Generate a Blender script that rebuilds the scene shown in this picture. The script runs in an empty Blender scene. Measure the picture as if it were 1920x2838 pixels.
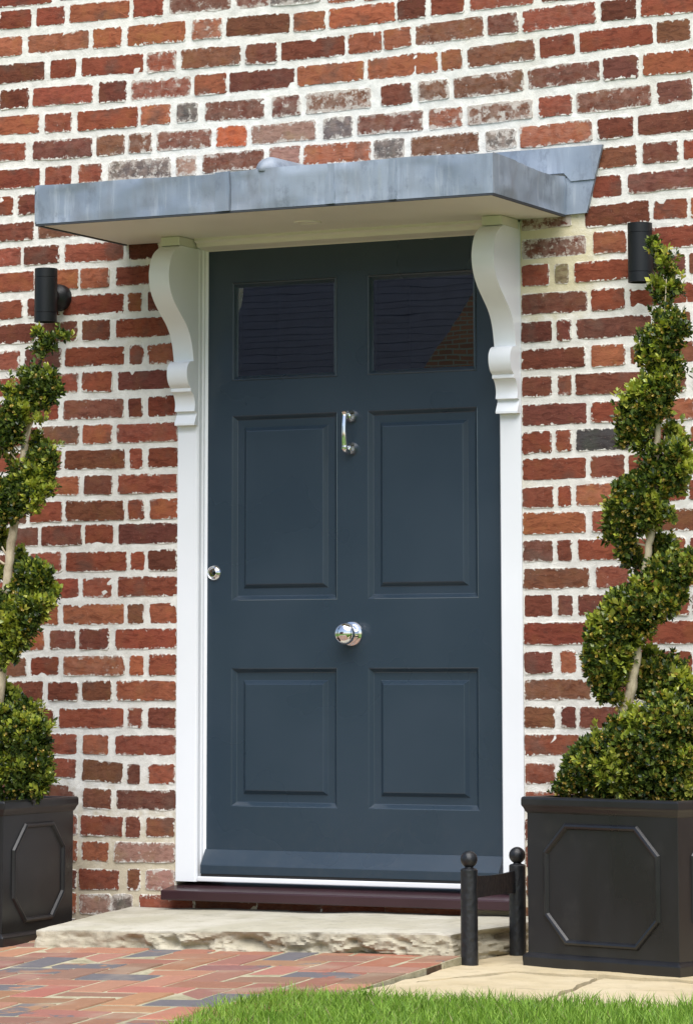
import bpy, bmesh, math, random
import numpy as np
from mathutils import Vector, Matrix, noise as mn
random.seed(7); rng = np.random.default_rng(7)
scn = bpy.context.scene; COL = scn.collection
rad = math.radians

# ------------------------------------------------------------------ camera (shift lens, low, to the right of the door)
F = 9450.38; PP = (960.0, 561.0)                  # focal length and principal point in the photo's 1920x2838 pixels
M = np.array([[.89590, -.06170, -.43996], [.44426, .12210, .88754], [-.00104, -.99061, .13678]])
M[0] /= np.linalg.norm(M[0]); M[1] -= M[0]*(M[1]@M[0]); M[1] /= np.linalg.norm(M[1]); M[2] = np.cross(M[0], M[1])
M[2] = M[2] if M[2][1] < 0 else -M[2]
C = np.array([4.6652, -9.4046, .6204])
cam = bpy.data.cameras.new('camera'); camo = bpy.data.objects.new('camera', cam); COL.objects.link(camo)
camo.matrix_world = Matrix(((M[0][0], -M[0][1], -M[0][2], C[0]), (M[1][0], -M[1][1], -M[1][2], C[1]),
                            (M[2][0], -M[2][1], -M[2][2], C[2]), (0, 0, 0, 1)))
cam.sensor_fit = 'HORIZONTAL'; cam.sensor_width = 36; cam.lens = F/1920*36
cam.shift_y = -(1419-PP[1])/1920; cam.clip_start = .1; cam.clip_end = 2000
scn.camera = camo

# ------------------------------------------------------------------ light: bright, thin overcast with a soft sun from the right
SUN_EL, SUN_AZ = 57, 28        # azimuth: degrees to the right of the wall's outward normal
world = bpy.data.worlds.new('World'); scn.world = world; world.use_nodes = True
wn = world.node_tree; bg = wn.nodes['Background']
sky = wn.nodes.new('ShaderNodeTexSky'); sky.sky_type = 'NISHITA'; sky.sun_disc = False
sky.sun_elevation = rad(SUN_EL); sky.sun_rotation = rad(180-SUN_AZ)
sky.air_density = 1.0; sky.dust_density = 2.0; sky.ozone_density = 1.0
wn.links.new(sky.outputs[0], bg.inputs[0]); bg.inputs[1].default_value = .055
sl = bpy.data.lights.new('sun', 'SUN'); so = bpy.data.objects.new('sun', sl); COL.objects.link(so)
sl.energy = 1.5; sl.angle = rad(62); sl.color = (1, .985, .965)
sd = Vector((math.sin(rad(SUN_AZ))*math.cos(rad(SUN_EL)), -math.cos(rad(SUN_AZ))*math.cos(rad(SUN_EL)), math.sin(rad(SUN_EL))))
so.rotation_euler = sd.to_track_quat('Z', 'Y').to_euler()
vs = scn.view_settings; vs.view_transform = 'Standard'; vs.look = 'None'; vs.exposure = 1.66; vs.gamma = 1; vs.use_curve_mapping = False
scn.render.resolution_x = 692; scn.render.resolution_y = 1024

# ------------------------------------------------------------------ helpers
def ray(x, y): return M @ np.array([x-PP[0], y-PP[1], F])
def hitY(x, y, v): r = ray(x, y); return C+(v-C[1])/r[1]*r
def hitZ(x, y, v): r = ray(x, y); return C+(v-C[2])/r[2]*r
def hitX(x, y, v): r = ray(x, y); return C+(v-C[0])/r[0]*r
def hitP(x, y, a, b, c):                          # plane z = a + b x + c y
    r = ray(x, y); t = (a+b*C[0]+c*C[1]-C[2])/(r[2]-b*r[0]-c*r[1]); return C+t*r
def tag(o, label=None, cat=None, group=None, kind=None):
    for k, v in (('label', label), ('category', cat), ('group', group), ('kind', kind)):
        if v: o[k] = v
    return o
def empty(name, loc, label=None, cat=None, group=None, kind=None, rz=0):
    o = bpy.data.objects.new(name, None); COL.objects.link(o); o.location = loc; o.rotation_euler.z = rz
    o.empty_display_size = .05
    return tag(o, label, cat, group, kind)
def link(name, me, mat, parent=None, local=False):
    o = bpy.data.objects.new(name, me); COL.objects.link(o)
    if mat and not me.materials: me.materials.append(mat)
    if parent:
        o.parent = parent
        if not local:
            if parent.type == 'EMPTY': o.matrix_parent_inverse = Matrix.Translation(-parent.location)
    return o
def mk(name, v, f, mat, parent=None, smooth=False, local=False):
    me = bpy.data.meshes.new(name); me.from_pydata([tuple(map(float, p)) for p in v], [], f); me.update()
    bm = bmesh.new(); bm.from_mesh(me); bmesh.ops.recalc_face_normals(bm, faces=bm.faces); bm.to_mesh(me); bm.free()
    if smooth: me.polygons.foreach_set('use_smooth', [True]*len(me.polygons))
    return link(name, me, mat, parent, local)
def bmobj(name, bm, mat, parent=None, smooth=False, local=False):
    bmesh.ops.recalc_face_normals(bm, faces=bm.faces)
    me = bpy.data.meshes.new(name); bm.to_mesh(me); bm.free()
    if smooth: me.polygons.foreach_set('use_smooth', [True]*len(me.polygons))
    return link(name, me, mat, parent, local)
def addbox(bm, x0, x1, y0, y1, z0, z1):
    vs_ = [bm.verts.new(p) for p in ((x0,y0,z0),(x1,y0,z0),(x1,y1,z0),(x0,y1,z0),(x0,y0,z1),(x1,y0,z1),(x1,y1,z1),(x0,y1,z1))]
    for f in ((0,1,2,3),(4,5,6,7),(0,1,5,4),(1,2,6,5),(2,3,7,6),(3,0,4,7)): bm.faces.new([vs_[i] for i in f])
def box(name, x0, x1, y0, y1, z0, z1, mat, parent=None, bev=0, seg=2, local=False):
    bm = bmesh.new(); addbox(bm, x0, x1, y0, y1, z0, z1)
    bmesh.ops.recalc_face_normals(bm, faces=bm.faces)
    if bev: bmesh.ops.bevel(bm, geom=bm.edges[:], offset=bev, segments=seg, affect='EDGES', profile=.5)
    return bmobj(name, bm, mat, parent, local=local)
def lathe(name, prof, mat, parent=None, n=32, mtx=None, local=False, smooth=True):
    v, f = [], []
    for r, z in prof:
        for k in range(n):
            a = 2*math.pi*k/n; v.append(Vector((r*math.cos(a), r*math.sin(a), z)))
    m = len(prof)
    for i in range(m-1):
        for k in range(n): f.append((i*n+k, i*n+(k+1)%n, (i+1)*n+(k+1)%n, (i+1)*n+k))
    f.append(tuple(range(n))); f.append(tuple((m-1)*n+k for k in range(n)))
    if mtx: v = [mtx @ p for p in v]
    o = mk(name, v, f, mat, parent, smooth, local)
    if smooth: autosm(o, 38)
    return o
def autosm(o, deg=40):
    me = o.data
    bm = bmesh.new(); bm.from_mesh(me)
    for e in bm.edges:
        e.smooth = not (len(e.link_faces) == 2 and e.calc_face_angle(0) > rad(deg))
    for f in bm.faces: f.smooth = True
    bm.to_mesh(me); bm.free()
def tubegeo(pts, radii, n=10):
    pts = [Vector(p) for p in pts]; v, f = [], []
    for i, p in enumerate(pts):
        t = (pts[min(i+1, len(pts)-1)]-pts[max(i-1, 0)]).normalized()
        a = t.cross(Vector((.3, .9, .2))).normalized(); b = t.cross(a)
        for k in range(n):
            w = 2*math.pi*k/n; v.append(p+(a*math.cos(w)+b*math.sin(w))*radii[i])
    for i in range(len(pts)-1):
        for k in range(n): f.append((i*n+k, i*n+(k+1)%n, (i+1)*n+(k+1)%n, (i+1)*n+k))
    f.append(tuple(range(n))); f.append(tuple((len(pts)-1)*n+k for k in range(n)))
    return v, f
def nz(x, y, z, s=1, o=3):
    return mn.fractal(Vector((x*s, y*s, z*s)), 1.0, 2.0, o)

# ------------------------------------------------------------------ materials
class NT:
    def __init__(s, name):
        s.m = bpy.data.materials.new(name); s.m.use_nodes = True; s.t = s.m.node_tree; s.p = s.t.nodes['Principled BSDF']
        s.out = s.t.nodes['Material Output']
    def n(s, typ, **kw):
        o = s.t.nodes.new('ShaderNode'+typ)
        for k, v in kw.items(): setattr(o, k, v)
        return o
    def l(s, a, b): s.t.links.new(a, b)
    def val(s, sock, v):
        if hasattr(v, 'is_output') or isinstance(v, bpy.types.NodeSocket): s.l(v, sock)
        else: sock.default_value = v
    def noise(s, scale, vec=None, detail=4, rough=.55, dist=0):
        o = s.n('TexNoise'); o.inputs['Scale'].default_value = scale; o.inputs['Detail'].default_value = detail
        o.inputs['Roughness'].default_value = rough; o.inputs['Distortion'].default_value = dist
        if vec: s.l(vec, o.inputs['Vector'])
        return o.outputs[0]
    def ramp(s, v, a, b, lo=0., hi=1.):
        o = s.n('MapRange'); o.interpolation_type = 'SMOOTHSTEP'; s.val(o.inputs[0], v)
        for i, x in zip((1, 2, 3, 4), (a, b, lo, hi)): o.inputs[i].default_value = x
        return o.outputs[0]
    def math(s, op, a, b=0., c=0.):
        o = s.n('Math', operation=op); s.val(o.inputs[0], a); s.val(o.inputs[1], b); s.val(o.inputs[2], c); return o.outputs[0]
    def mix(s, f, a, b, mode='MIX'):
        o = s.n('Mix', data_type='RGBA', blend_type=mode); s.val(o.inputs[0], f)
        for k, x in ((6, a), (7, b)):
            if isinstance(x, tuple): o.inputs[k].default_value = (*x, 1) if len(x) == 3 else x
            else: s.l(x, o.inputs[k])
        return o.outputs[2]
    def map(s, vec, scale=(1, 1, 1), loc=(0, 0, 0)):
        o = s.n('Mapping'); s.l(vec, o.inputs[0]); o.inputs['Scale'].default_value = scale; s.val(o.inputs['Location'], loc); return o.outputs[0]
    def obj(s): return s.n('TexCoord').outputs['Object']
    def pos(s): return s.n('NewGeometry').outputs['Position']
    def bump(s, h, strength=.3, dist=.002):
        o = s.n('Bump'); o.inputs['Strength'].default_value = strength; o.inputs['Distance'].default_value = dist
        s.l(h, o.inputs['Height']); s.l(o.outputs[0], s.p.inputs['Normal'])
    def set(s, col=None, rough=None, metal=None, spec=None):
        for k, v in (('Base Color', col), ('Roughness', rough), ('Metallic', metal), ('Specular IOR Level', spec)):
            if v is None: continue
            if isinstance(v, tuple): s.p.inputs[k].default_value = (*v, 1)
            else: s.val(s.p.inputs[k], v)
        return s.m
def paint(name, col, rough=.4, var=.06, bump=.08, scale=60, spec=.5):
    t = NT(name); P = t.pos(); a = t.noise(3, P); b = t.noise(scale, P, 3)
    c = t.mix(t.ramp(a, .3, .7), tuple(x*(1-var) for x in col), tuple(min(1, x*(1+var)) for x in col))
    t.bump(b, bump, .0006)
    return t.set(c, t.ramp(a, .2, .8, rough*.85, min(1, rough*1.2)), spec=spec)

def brick_material(name, attr=False):
    t = NT(name)
    if attr:
        at = t.n('Attribute', attribute_name='bcol'); col, lime = at.outputs['Color'], at.outputs['Alpha']; rnd = lime
        vec = t.pos()
    else:
        oi = t.n('ObjectInfo'); col, lime, rnd = oi.outputs['Color'], oi.outputs['Alpha'], oi.outputs['Random']
        vec = t.pos()
    ua = t.n('UVMap', uv_map='xz').outputs[0]; ub = t.n('UVMap', uv_map='half').outputs[0]
    sa = t.n('SeparateXYZ'); t.l(ua, sa.inputs[0]); sb = t.n('SeparateXYZ'); t.l(ub, sb.inputs[0])
    dx = t.math('SUBTRACT', sb.outputs[0], t.math('ABSOLUTE', sa.outputs[0]))
    dy = t.math('SUBTRACT', sb.outputs[1], t.math('ABSOLUTE', sa.outputs[1]))
    d = t.math('SMOOTH_MIN', dx, dy, .006)
    n_big = t.noise(9, vec, 3); n_mid = t.noise(38, vec, 5, .6); n_fine = t.noise(230, vec, 4, .65); n_edge = t.noise(62, vec, 5, .7)
    str_ = t.noise(22, t.map(vec, (1, 1, 3.2)), 5, .65, 1.2)
    # fired colour: darker bodies, pale drag marks, small dark flecks
    c = t.mix(t.ramp(str_, .42, .68), col, t.mix(1, col, (.58, .50, .48), 'MULTIPLY'))
    c = t.mix(t.ramp(n_mid, .52, .75, 0, .55), c, t.mix(1, col, (1.45, 1.25, 1.2), 'MULTIPLY'))
    c = t.mix(t.ramp(n_big, .52, .70, 0, .55), c, (.10, .060, .045))
    c = t.mix(t.ramp(t.noise(13, t.map(vec, (1, 1, 1), (5, 2, 9)), 3), .50, .70, 0, .6), c, t.mix(1, col, (1.05, 1.25, .95), 'MULTIPLY'))
    c = t.mix(t.ramp(n_fine, .62, .74, 0, .45), c, (.03, .018, .014))
    c = t.mix(t.ramp(t.noise(300, vec, 2), .68, .76, 0, .5), c, (.5, .36, .28))
    # lime bloom and splashes
    near = t.ramp(d, .0, .020, .13, -.01)
    lm = t.math('ADD', t.math('ADD', t.noise(34, vec, 7, .78), near), t.math('SUBTRACT', t.math('MULTIPLY', lime, .23), .03))
    lm = t.math('MULTIPLY', t.ramp(lm, .63, .73), .85)
    c = t.mix(lm, c, (.56, .52, .46))
    haze = t.math('MULTIPLY', t.ramp(n_mid, .3, .7), t.math('MULTIPLY', lime, .65))
    c = t.mix(haze, c, (.34, .25, .20))
    # mortar smeared over the arris
    amp = t.ramp(t.noise(7, t.map(vec, (1, 1, 1), (2, 8, 3)), 2), .35, .65, .010, .044)
    e = t.math('ADD', d, t.math('MULTIPLY', t.math('SUBTRACT', n_edge, .5), amp))
    e = t.math('ADD', e, t.math('MULTIPLY', t.math('SUBTRACT', t.noise(190, vec, 3, .6), .5), .008))
    e = t.math('SUBTRACT', e, .0026)
    e = t.math('ADD', e, t.math('MULTIPLY', t.math('SUBTRACT', t.noise(24, vec, 2), .5), .010))
    edge = t.ramp(e, .0002, .0016, 1, 0)
    c = t.mix(edge, c, t.mix(t.ramp(n_mid, .3, .72), (.60, .575, .52), (.725, .70, .64)))
    dark = t.math('MULTIPLY', t.ramp(e, .0016, .004, .2, 0), t.math('SUBTRACT', 1, edge))
    c = t.mix(dark, c, (.06, .035, .03))
    h = t.math('ADD', t.math('MULTIPLY', n_mid, .6), t.math('ADD', t.math('MULTIPLY', n_fine, .35), t.math('MULTIPLY', str_, .8)))
    t.bump(h, .55, .0035)
    return t.set(c, .9, spec=.25)
M_BRICK = brick_material('weathered_brick'); M_BRICKS = brick_material('weathered_brick_field', True)

def mortar_material():
    t = NT('lime_mortar'); P = t.pos(); a = t.noise(2.2, P, 3); b = t.noise(26, P, 5, .65); f = t.noise(170, P, 5, .7)
    c = t.mix(t.ramp(b, .3, .72), (.62, .60, .55), (.765, .745, .69))
    s = t.n('SeparateXYZ'); t.l(P, s.inputs[0])
    low = t.ramp(t.math('ADD', s.outputs[2], t.math('MULTIPLY', t.math('SUBTRACT', b, .5), .5)), .02, .32, 1, 0)
    c = t.mix(t.math('MULTIPLY', low, .8), c, (.52, .44, .295))
    c = t.mix(t.ramp(a, .54, .72, 0, .5), c, (.60, .54, .42))
    vd = t.n('VectorMath', operation='DISTANCE'); t.l(P, vd.inputs[0]); vd.inputs[1].default_value = (.68, 0, 1.86)   # algae run-off beside the bracket
    stn = t.ramp(t.math('ADD', vd.outputs['Value'], t.math('MULTIPLY', t.math('SUBTRACT', b, .5), .22)), .10, .24, .75, 0); c = t.mix(stn, c, (.60, .53, .31))
    c = t.mix(t.ramp(f, .60, .72, 0, .5), c, (.36, .32, .27))
    c = t.mix(t.ramp(t.noise(75, P, 3), .66, .76, 0, .35), c, (.24, .22, .19))
    t.bump(t.math('ADD', b, t.math('MULTIPLY', f, .55)), .65, .004)
    return t.set(c, .95, spec=.2)
M_MORTAR = mortar_material()
M_WHITE = paint('white_gloss_paint', (.78, .80, .825), .32, .02, .05)
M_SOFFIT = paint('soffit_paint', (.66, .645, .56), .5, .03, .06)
def door_material():
    t = NT('blue_grey_door_paint'); P = t.pos(); a = t.noise(2.5, P, 3); br = t.noise(70, t.map(P, (1, 1, .03)), 4, .6); d = t.noise(30, P, 5, .7)
    c = t.mix(t.ramp(a, .3, .7), (.0225, .0385, .0570), (.0255, .0420, .0615))
    z = t.n('SeparateXYZ'); t.l(P, z.inputs[0])
    low = t.math('MULTIPLY', t.ramp(z.outputs[2], .0, .38, 1, 0), t.ramp(d, .45, .7, 0, .06)); c = t.mix(low, c, (.13, .12, .105))
    t.bump(br, .012, .0006)
    return t.set(c, t.ramp(a, .3, .7, .26, .33), spec=.55)
M_DOOR = door_material()
M_BLACKMETAL = paint('black_powder_coat', (.008, .009, .011), .42, .1, .15, 300, .35)
M_RUBBER = paint('black_rubber', (.008, .008, .009), .7)
def planter_material():
    t = NT('black_planter_fibreglass'); P = t.obj(); a = t.noise(5, t.map(P, (1, 1, .4))); f = t.noise(160, P, 4); w = t.noise(48, P, 5, .7)
    c = t.mix(t.ramp(a, .3, .75), (.008, .008, .009), (.014, .014, .0155))
    c = t.mix(t.ramp(w, .68, .78, 0, .3), c, (.07, .068, .065))
    c = t.mix(t.ramp(t.noise(7, P, 5, .7), .52, .72, 0, .05), c, (.16, .15, .13))
    t.bump(t.math('ADD', f, a), .12, .001)
    return t.set(c, t.ramp(a, .3, .7, .26, .40), spec=.5)
M_PLANTER = planter_material()
def iron_material():
    t = NT('hammered_black_iron'); P = t.pos(); v = t.n('TexVoronoi'); v.inputs['Scale'].default_value = 95; t.l(t.map(P, (1, 1, .7)), v.inputs['Vector'])
    n = t.noise(60, P, 5, .65)
    t.bump(t.math('ADD', v.outputs['Distance'], n), .5, .002)
    return t.set((.010, .011, .013), t.ramp(n, .3, .7, .3, .55), spec=.5)
M_IRON = iron_material()
def chrome(): t = NT('polished_chrome'); return t.set((.82, .82, .83), .04, 1.)
M_CHROME = chrome()
def lead_material():
    t = NT('weathered_lead'); P = t.pos(); n1 = t.noise(3.2, P, 4, .6); st = t.noise(34, t.map(P, (1, 1, .10)), 5, .65); st2 = t.noise(9, t.map(P, (1, 1, .16)), 4, .6); f = t.noise(120, P, 4, .7)
    c = t.mix(t.ramp(n1, .35, .68), (.205, .25, .315), (.30, .35, .42))
    c = t.mix(t.ramp(st2, .50, .64, 0, .45), c, (.225, .25, .285))
    c = t.mix(t.ramp(st, .52, .70, 0, .40), c, (.46, .50, .55))
    c = t.mix(t.ramp(st, .46, .30, 0, .40), c, (.17, .20, .245))
    c = t.mix(t.ramp(t.noise(14, t.map(P, (1, 1, .6)), 6, .75), .52, .66, 0, .55), c, (.15, .175, .215))
    c = t.mix(t.ramp(t.noise(4.5, t.map(P, (1, 1, .5), (7, 0, 2)), 4, .6), .55, .66, 0, .5), c, (.20, .215, .24))
    c = t.mix(t.ramp(f, .66, .76, 0, .55), c, (.09, .10, .12))
    c = t.mix(t.ramp(t.noise(7, t.map(P, (1, 1, .2), (3, 1, 0)), 3), .63, .72, 0, .3), c, (.36, .37, .25))
    t.bump(t.math('ADD', n1, t.math('MULTIPLY', f, .15)), .5, .004)
    return t.set(c, t.ramp(n1, .3, .7, .42, .62), .25, .5)
M_LEAD = lead_material()
M_LEADSEAM_SHADE = paint('lead_seam_shade', (.12, .14, .17), .6)  # darker lead tone, the lap's shade put into the colour
M_LEADEDGE = paint('lead_drip_edge', (.035, .04, .048), .6)
def stone_material(name, c1, c2, c3, sc=1):
    t = NT(name); P = t.pos(); a = t.noise(3.5*sc, P, 5, .6); b = t.noise(22*sc, P, 6, .7); f = t.noise(260, P, 4, .7); s = t.noise(9*sc, t.map(P, (1, 1, 5)), 5, .65, .8)
    c = t.mix(t.ramp(a, .35, .66), c1, c2); c = t.mix(t.ramp(b, .50, .70, 0, .6), c, c3)
    c = t.mix(t.ramp(s, .55, .70, 0, .5), c, tuple(x*.62 for x in c1))
    c = t.mix(t.ramp(f, .60, .73, 0, .5), c, tuple(x*.42 for x in c1))
    t.bump(t.math('ADD', b, t.math('ADD', t.math('MULTIPLY', f, .3), s)), .45, .004)
    return t.set(c, .88, spec=.25)
M_STEP = stone_material('sandstone_step', (.41, .385, .295), (.52, .495, .415), (.31, .29, .225))
M_RIVEN = stone_material('split_sandstone', (.36, .325, .235), (.46, .42, .32), (.25, .225, .165), 1.6)
M_FLAG = stone_material('buff_flagstone', (.47, .385, .235), (.545, .46, .305), (.40, .335, .215), .8)
M_SAND = stone_material('joint_sand', (.30, .27, .175), (.46, .42, .29), (.15, .16, .075), 3)
M_SILL = paint('maroon_sill_paint', (.036, .015, .019), .30, .15, .2, 70)
def paver_material(name):
    t = NT(name); P = t.pos(); oi = t.n('Attribute', attribute_name='bcol'); col, mixv = oi.outputs['Color'], oi.outputs['Alpha']
    a = t.noise(11, P, 4, .6); b = t.noise(45, P, 5, .65); f = t.noise(240, P, 4, .7)
    c = t.mix(t.ramp(t.math('ADD', a, t.math('MULTIPLY', t.math('SUBTRACT', mixv, .5), .5)), .52, .60), col, (.125, .118, .125))
    c = t.mix(t.ramp(b, .5, .72, 0, .5), c, t.mix(1, c, (1.4, 1.35, 1.3), 'MULTIPLY'))
    c = t.mix(t.ramp(f, .6, .74, 0, .4), c, (.07, .05, .045))
    c = t.mix(t.ramp(t.noise(6, P, 3), .50, .72, 0, .4), c, (.36, .29, .21))
    t.bump(t.math('ADD', b, t.math('MULTIPLY', f, .4)), .35, .003)
    return t.set(c, .85, spec=.3)
M_PAVER = paver_material('clay_paver')
def leaf_material():
    t = NT('box_leaf'); at = t.n('Attribute', attribute_name='lcol'); P = t.pos(); n = t.noise(300, P, 2)
    c = t.mix(t.ramp(n, .35, .7, 0, .35), at.outputs['Color'], t.mix(1, at.outputs['Color'], (.6, .7, .5), 'MULTIPLY'))
    t.set(c, .27, spec=.6)
    tr = t.n('BsdfTranslucent'); t.l(t.mix(1, c, (1.3, 1.35, .6), 'MULTIPLY'), tr.inputs[0])
    mx = t.n('MixShader'); mx.inputs[0].default_value = .32; t.l(t.p.outputs[0], mx.inputs[1]); t.l(tr.outputs[0], mx.inputs[2]); t.l(mx.outputs[0], t.out.inputs[0])
    return t.m
M_LEAF = leaf_material()
def bark_material():
    t = NT('pale_bark'); P = t.pos(); a = t.noise(40, t.map(P, (1, 1, .35)), 5, .7); b = t.noise(220, P, 3)
    c = t.mix(t.ramp(a, .35, .65), (.30, .24, .155), (.53, .45, .31)); c = t.mix(t.ramp(b, .62, .74, 0, .6), c, (.12, .09, .05))
    t.bump(a, .6, .004); return t.set(c, .9)
M_BARK = bark_material()
M_SOIL = stone_material('potting_soil', (.03, .02, .012), (.05, .035, .02), (.02, .015, .01), 3)
def grass_material():
    t = NT('grass_blade'); at = t.n('Attribute', attribute_name='lcol'); t.set(at.outputs['Color'], .5, spec=.35)
    tr = t.n('BsdfTranslucent'); t.l(at.outputs['Color'], tr.inputs[0]); mx = t.n('MixShader'); mx.inputs[0].default_value = .3
    t.l(t.p.outputs[0], mx.inputs[1]); t.l(tr.outputs[0], mx.inputs[2]); t.l(mx.outputs[0], t.out.inputs[0]); return t.m
M_GRASS = grass_material()
M_TURF = stone_material('turf', (.085, .16, .022), (.12, .21, .032), (.06, .11, .018), 2)
def glass_material():
    t = NT('door_glass'); g = t.n('BsdfGlossy'); g.inputs['Roughness'].default_value = .0; g.inputs[0].default_value = (.95, .97, 1, 1)
    tr = t.n('BsdfTransparent'); tr.inputs[0].default_value = (.80, .84, .86, 1); mx = t.n('MixShader'); fr = t.n('Fresnel'); fr.inputs[0].default_value = 2.8
    bp = t.n('Bump'); bp.inputs['Strength'].default_value = .012; bp.inputs['Distance'].default_value = .004; t.l(t.noise(5, t.map(t.pos(), (1, 1, 2.2)), 1), bp.inputs['Height'])
    t.l(bp.outputs[0], g.inputs['Normal'])
    t.l(fr.outputs[0], mx.inputs[0]); t.l(tr.outputs[0], mx.inputs[1]); t.l(g.outputs[0], mx.inputs[2]); t.l(mx.outputs[0], t.out.inputs[0]); return t.m
M_GLASS = glass_material()
M_SPACER = paint('glazing_spacer', (.80, .81, .82), .5)
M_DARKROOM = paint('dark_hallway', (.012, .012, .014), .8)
M_ALU = paint('white_threshold', (.76, .77, .79), .3, .03, .03)

# ------------------------------------------------------------------ levels of the ground
PATH = (-.152-.0215*.675+.05*.70, .0215, .05)                # z = a + b x + c y, falls away from the house
FLAGP = (-.175+.012*.5, 0, .012)
LAWNP = (PATH[0]-.012, PATH[1], PATH[2])
def zp(x, y, P): return P[0]+P[1]*x+P[2]*y

# ------------------------------------------------------------------ setting: ground, lawn
def sheet(name, x0, x1, y0, y1, z, mat, nx=1, ny=1):
    v, f = [], []
    for j in range(ny+1):
        for i in range(nx+1):
            x = x0+(x1-x0)*i/nx; y = y0+(y1-y0)*j/ny; v.append((x, y, z(x, y)))
    for j in range(ny):
        for i in range(nx): a = j*(nx+1)+i; f.append((a, a+1, a+nx+2, a+nx+1))
    return mk(name, v, f, mat)
tag(sheet('ground', -150, 150, -150, .3, lambda x, y: -.55 if y < -9 else -.55+.0, M_TURF), kind='structure')

lawn_px = [(300, 2990), (430, 2893), (525, 2842), (600, 2812), (680, 2788), (757, 2776), (900, 2774), (1100, 2780), (1466, 2792), (1832, 2808), (2300, 2832)]
LB = [hitP(x, y, *LAWNP)[:2] for x, y in lawn_px]            # the lawn's edge, from the path round to the flagstones
LB[0] = LB[1]+(LB[1]-LB[2])*2.5
lawn_poly = [tuple(p) for p in LB]+[(LB[-1][0]+3, LB[-1][1]-.25), (LB[-1][0]+3, -9), (LB[0][0]+.2, -9)]
def inside(px, py, poly):
    px = np.asarray(px); py = np.asarray(py); r = np.zeros(px.shape, bool); j = len(poly)-1
    for i in range(len(poly)):
        (xi, yi), (xj, yj) = poly[i], poly[j]
        c = ((yi > py) != (yj > py)) & (px < (xj-xi)*(py-yi)/(yj-yi+1e-12)+xi); r ^= c; j = i
    return r
bm = bmesh.new(); ff = bm.faces.new([bm.verts.new((x, y, max(zp(x, y, LAWNP), -.5)-.012)) for x, y in lawn_poly])
bmesh.ops.triangulate(bm, faces=[ff])
tag(bmobj('lawn', bm, M_TURF), kind='structure')

def blades(name, n, x0, x1, y0, y1, seed, hmin, hmax):
    g = np.random.default_rng(seed)
    x = g.uniform(x0, x1, n*3); y = g.uniform(y0, y1, n*3)
    cl = np.array([mn.noise(Vector((a*9, b*9, 0))) for a, b in zip(x[:], y[:])])
    k = inside(x, y, lawn_poly); x, y, cl = x[k][:n], y[k][:n], cl[k][:n]; n = len(x)
    z = LAWNP[0]+LAWNP[1]*x+LAWNP[2]*y-.014
    h = g.uniform(hmin, hmax, n)*(1+.25*cl); w = g.uniform(.0011, .0023, n); a = g.uniform(0, 2*np.pi, n); ln = g.uniform(.05, .75, n)*h; la = g.uniform(0, 2*np.pi, n)
    dx, dy = np.cos(a)*w, np.sin(a)*w; lx, ly = np.cos(la)*ln, np.sin(la)*ln
    V = np.stack([np.stack([x-dx, y-dy, z], 1), np.stack([x+dx, y+dy, z], 1), np.stack([x-dx*.8+lx*.35, y-dy*.8+ly*.35, z+h*.6], 1),
                  np.stack([x+dx*.8+lx*.35, y+dy*.8+ly*.35, z+h*.6], 1), np.stack([x+lx, y+ly, z+h*.97], 1)], 1).reshape(-1, 3)
    b = np.arange(n)[:, None]*5
    T = np.concatenate([b+np.array([[0, 1, 3]]), b+np.array([[0, 3, 2]]), b+np.array([[2, 3, 4]])], 0)
    base = np.array([[.17, .31, .032], [.24, .40, .048], [.32, .47, .08], [.11, .21, .025]])
    c = base[g.choice(4, n, p=[.36, .32, .14, .18])]*g.uniform(.8, 1.2, (n, 1)); s = g.random(n) < .025; c[s] = (.36, .32, .16)
    tag(trimesh(name, V, T, np.repeat(c, 5, 0), M_GRASS, None, 'stuff'), 'short bright green lawn grass in front of the path', 'grass')
def trimesh(name, V, T, colr, mat, parent, kind=None, local=False):
    me = bpy.data.meshes.new(name); me.vertices.add(len(V)); me.vertices.foreach_set('co', V.astype(np.float32).ravel())
    me.loops.add(T.size); me.loops.foreach_set('vertex_index', T.astype(np.int32).ravel())
    me.polygons.add(len(T)); me.polygons.foreach_set('loop_start', np.arange(0, T.size, 3, dtype=np.int32)); me.polygons.foreach_set('loop_total', np.full(len(T), 3, np.int32))
    at = me.color_attributes.new('lcol', 'FLOAT_COLOR', 'POINT')
    at.data.foreach_set('color', np.concatenate([colr, np.ones((len(colr), 1))], 1).astype(np.float32).ravel())
    me.update(); me.validate(); o = link(name, me, mat, parent, local)
    if kind: o['kind'] = kind
    return o
blades('grass', 150000, -.2, 3.0, -4.6, -1.0, 3, .032, .066)

# ------------------------------------------------------------------ the brick wall
R1 = lambda x: .6107*x
R2 = lambda x: 960+.6107*x
R3 = lambda x: .3873*x
R4 = lambda x: 1300+.4303*x
R5 = lambda x: .5376*x
R6 = lambda x: 1300+.5757*x
def pr(fn, *xs): return [(fn(xs[i]), fn(xs[i+1])) for i in range(0, len(xs), 2)]
ROWS = {}
def row(k, ctl, *lists): ROWS[k] = (ctl, sorted(sum(lists, [])))
c1 = lambda *p: [(R1(a), R1(b)) for a, b in p]
c2 = lambda *p: [(R2(a), R1(b)) for a, b in p]
row(0, c1((70,85),(229,70),(450,50),(673,28),(900,10),(1500,-45))+c2((600,-95),(1572,-195)), pr(R1,-140,-25,2,140,168,290,318,585,608,738,765,1050,1068,1220,1230,1450))
row(1, c1((50,207),(265,188),(487,168),(710,152),(940,128),(1170,110),(1400,95))+c2((109,65),(295,38),(460,16),(800,-28),(1572,-125)),
    pr(R1,-200,100,130,400,425,548,575,845,875,1005,1030,1310,1335,1470), [(R1(1495),R2(218))], pr(R2,235,355,385,530,555,850))
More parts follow.
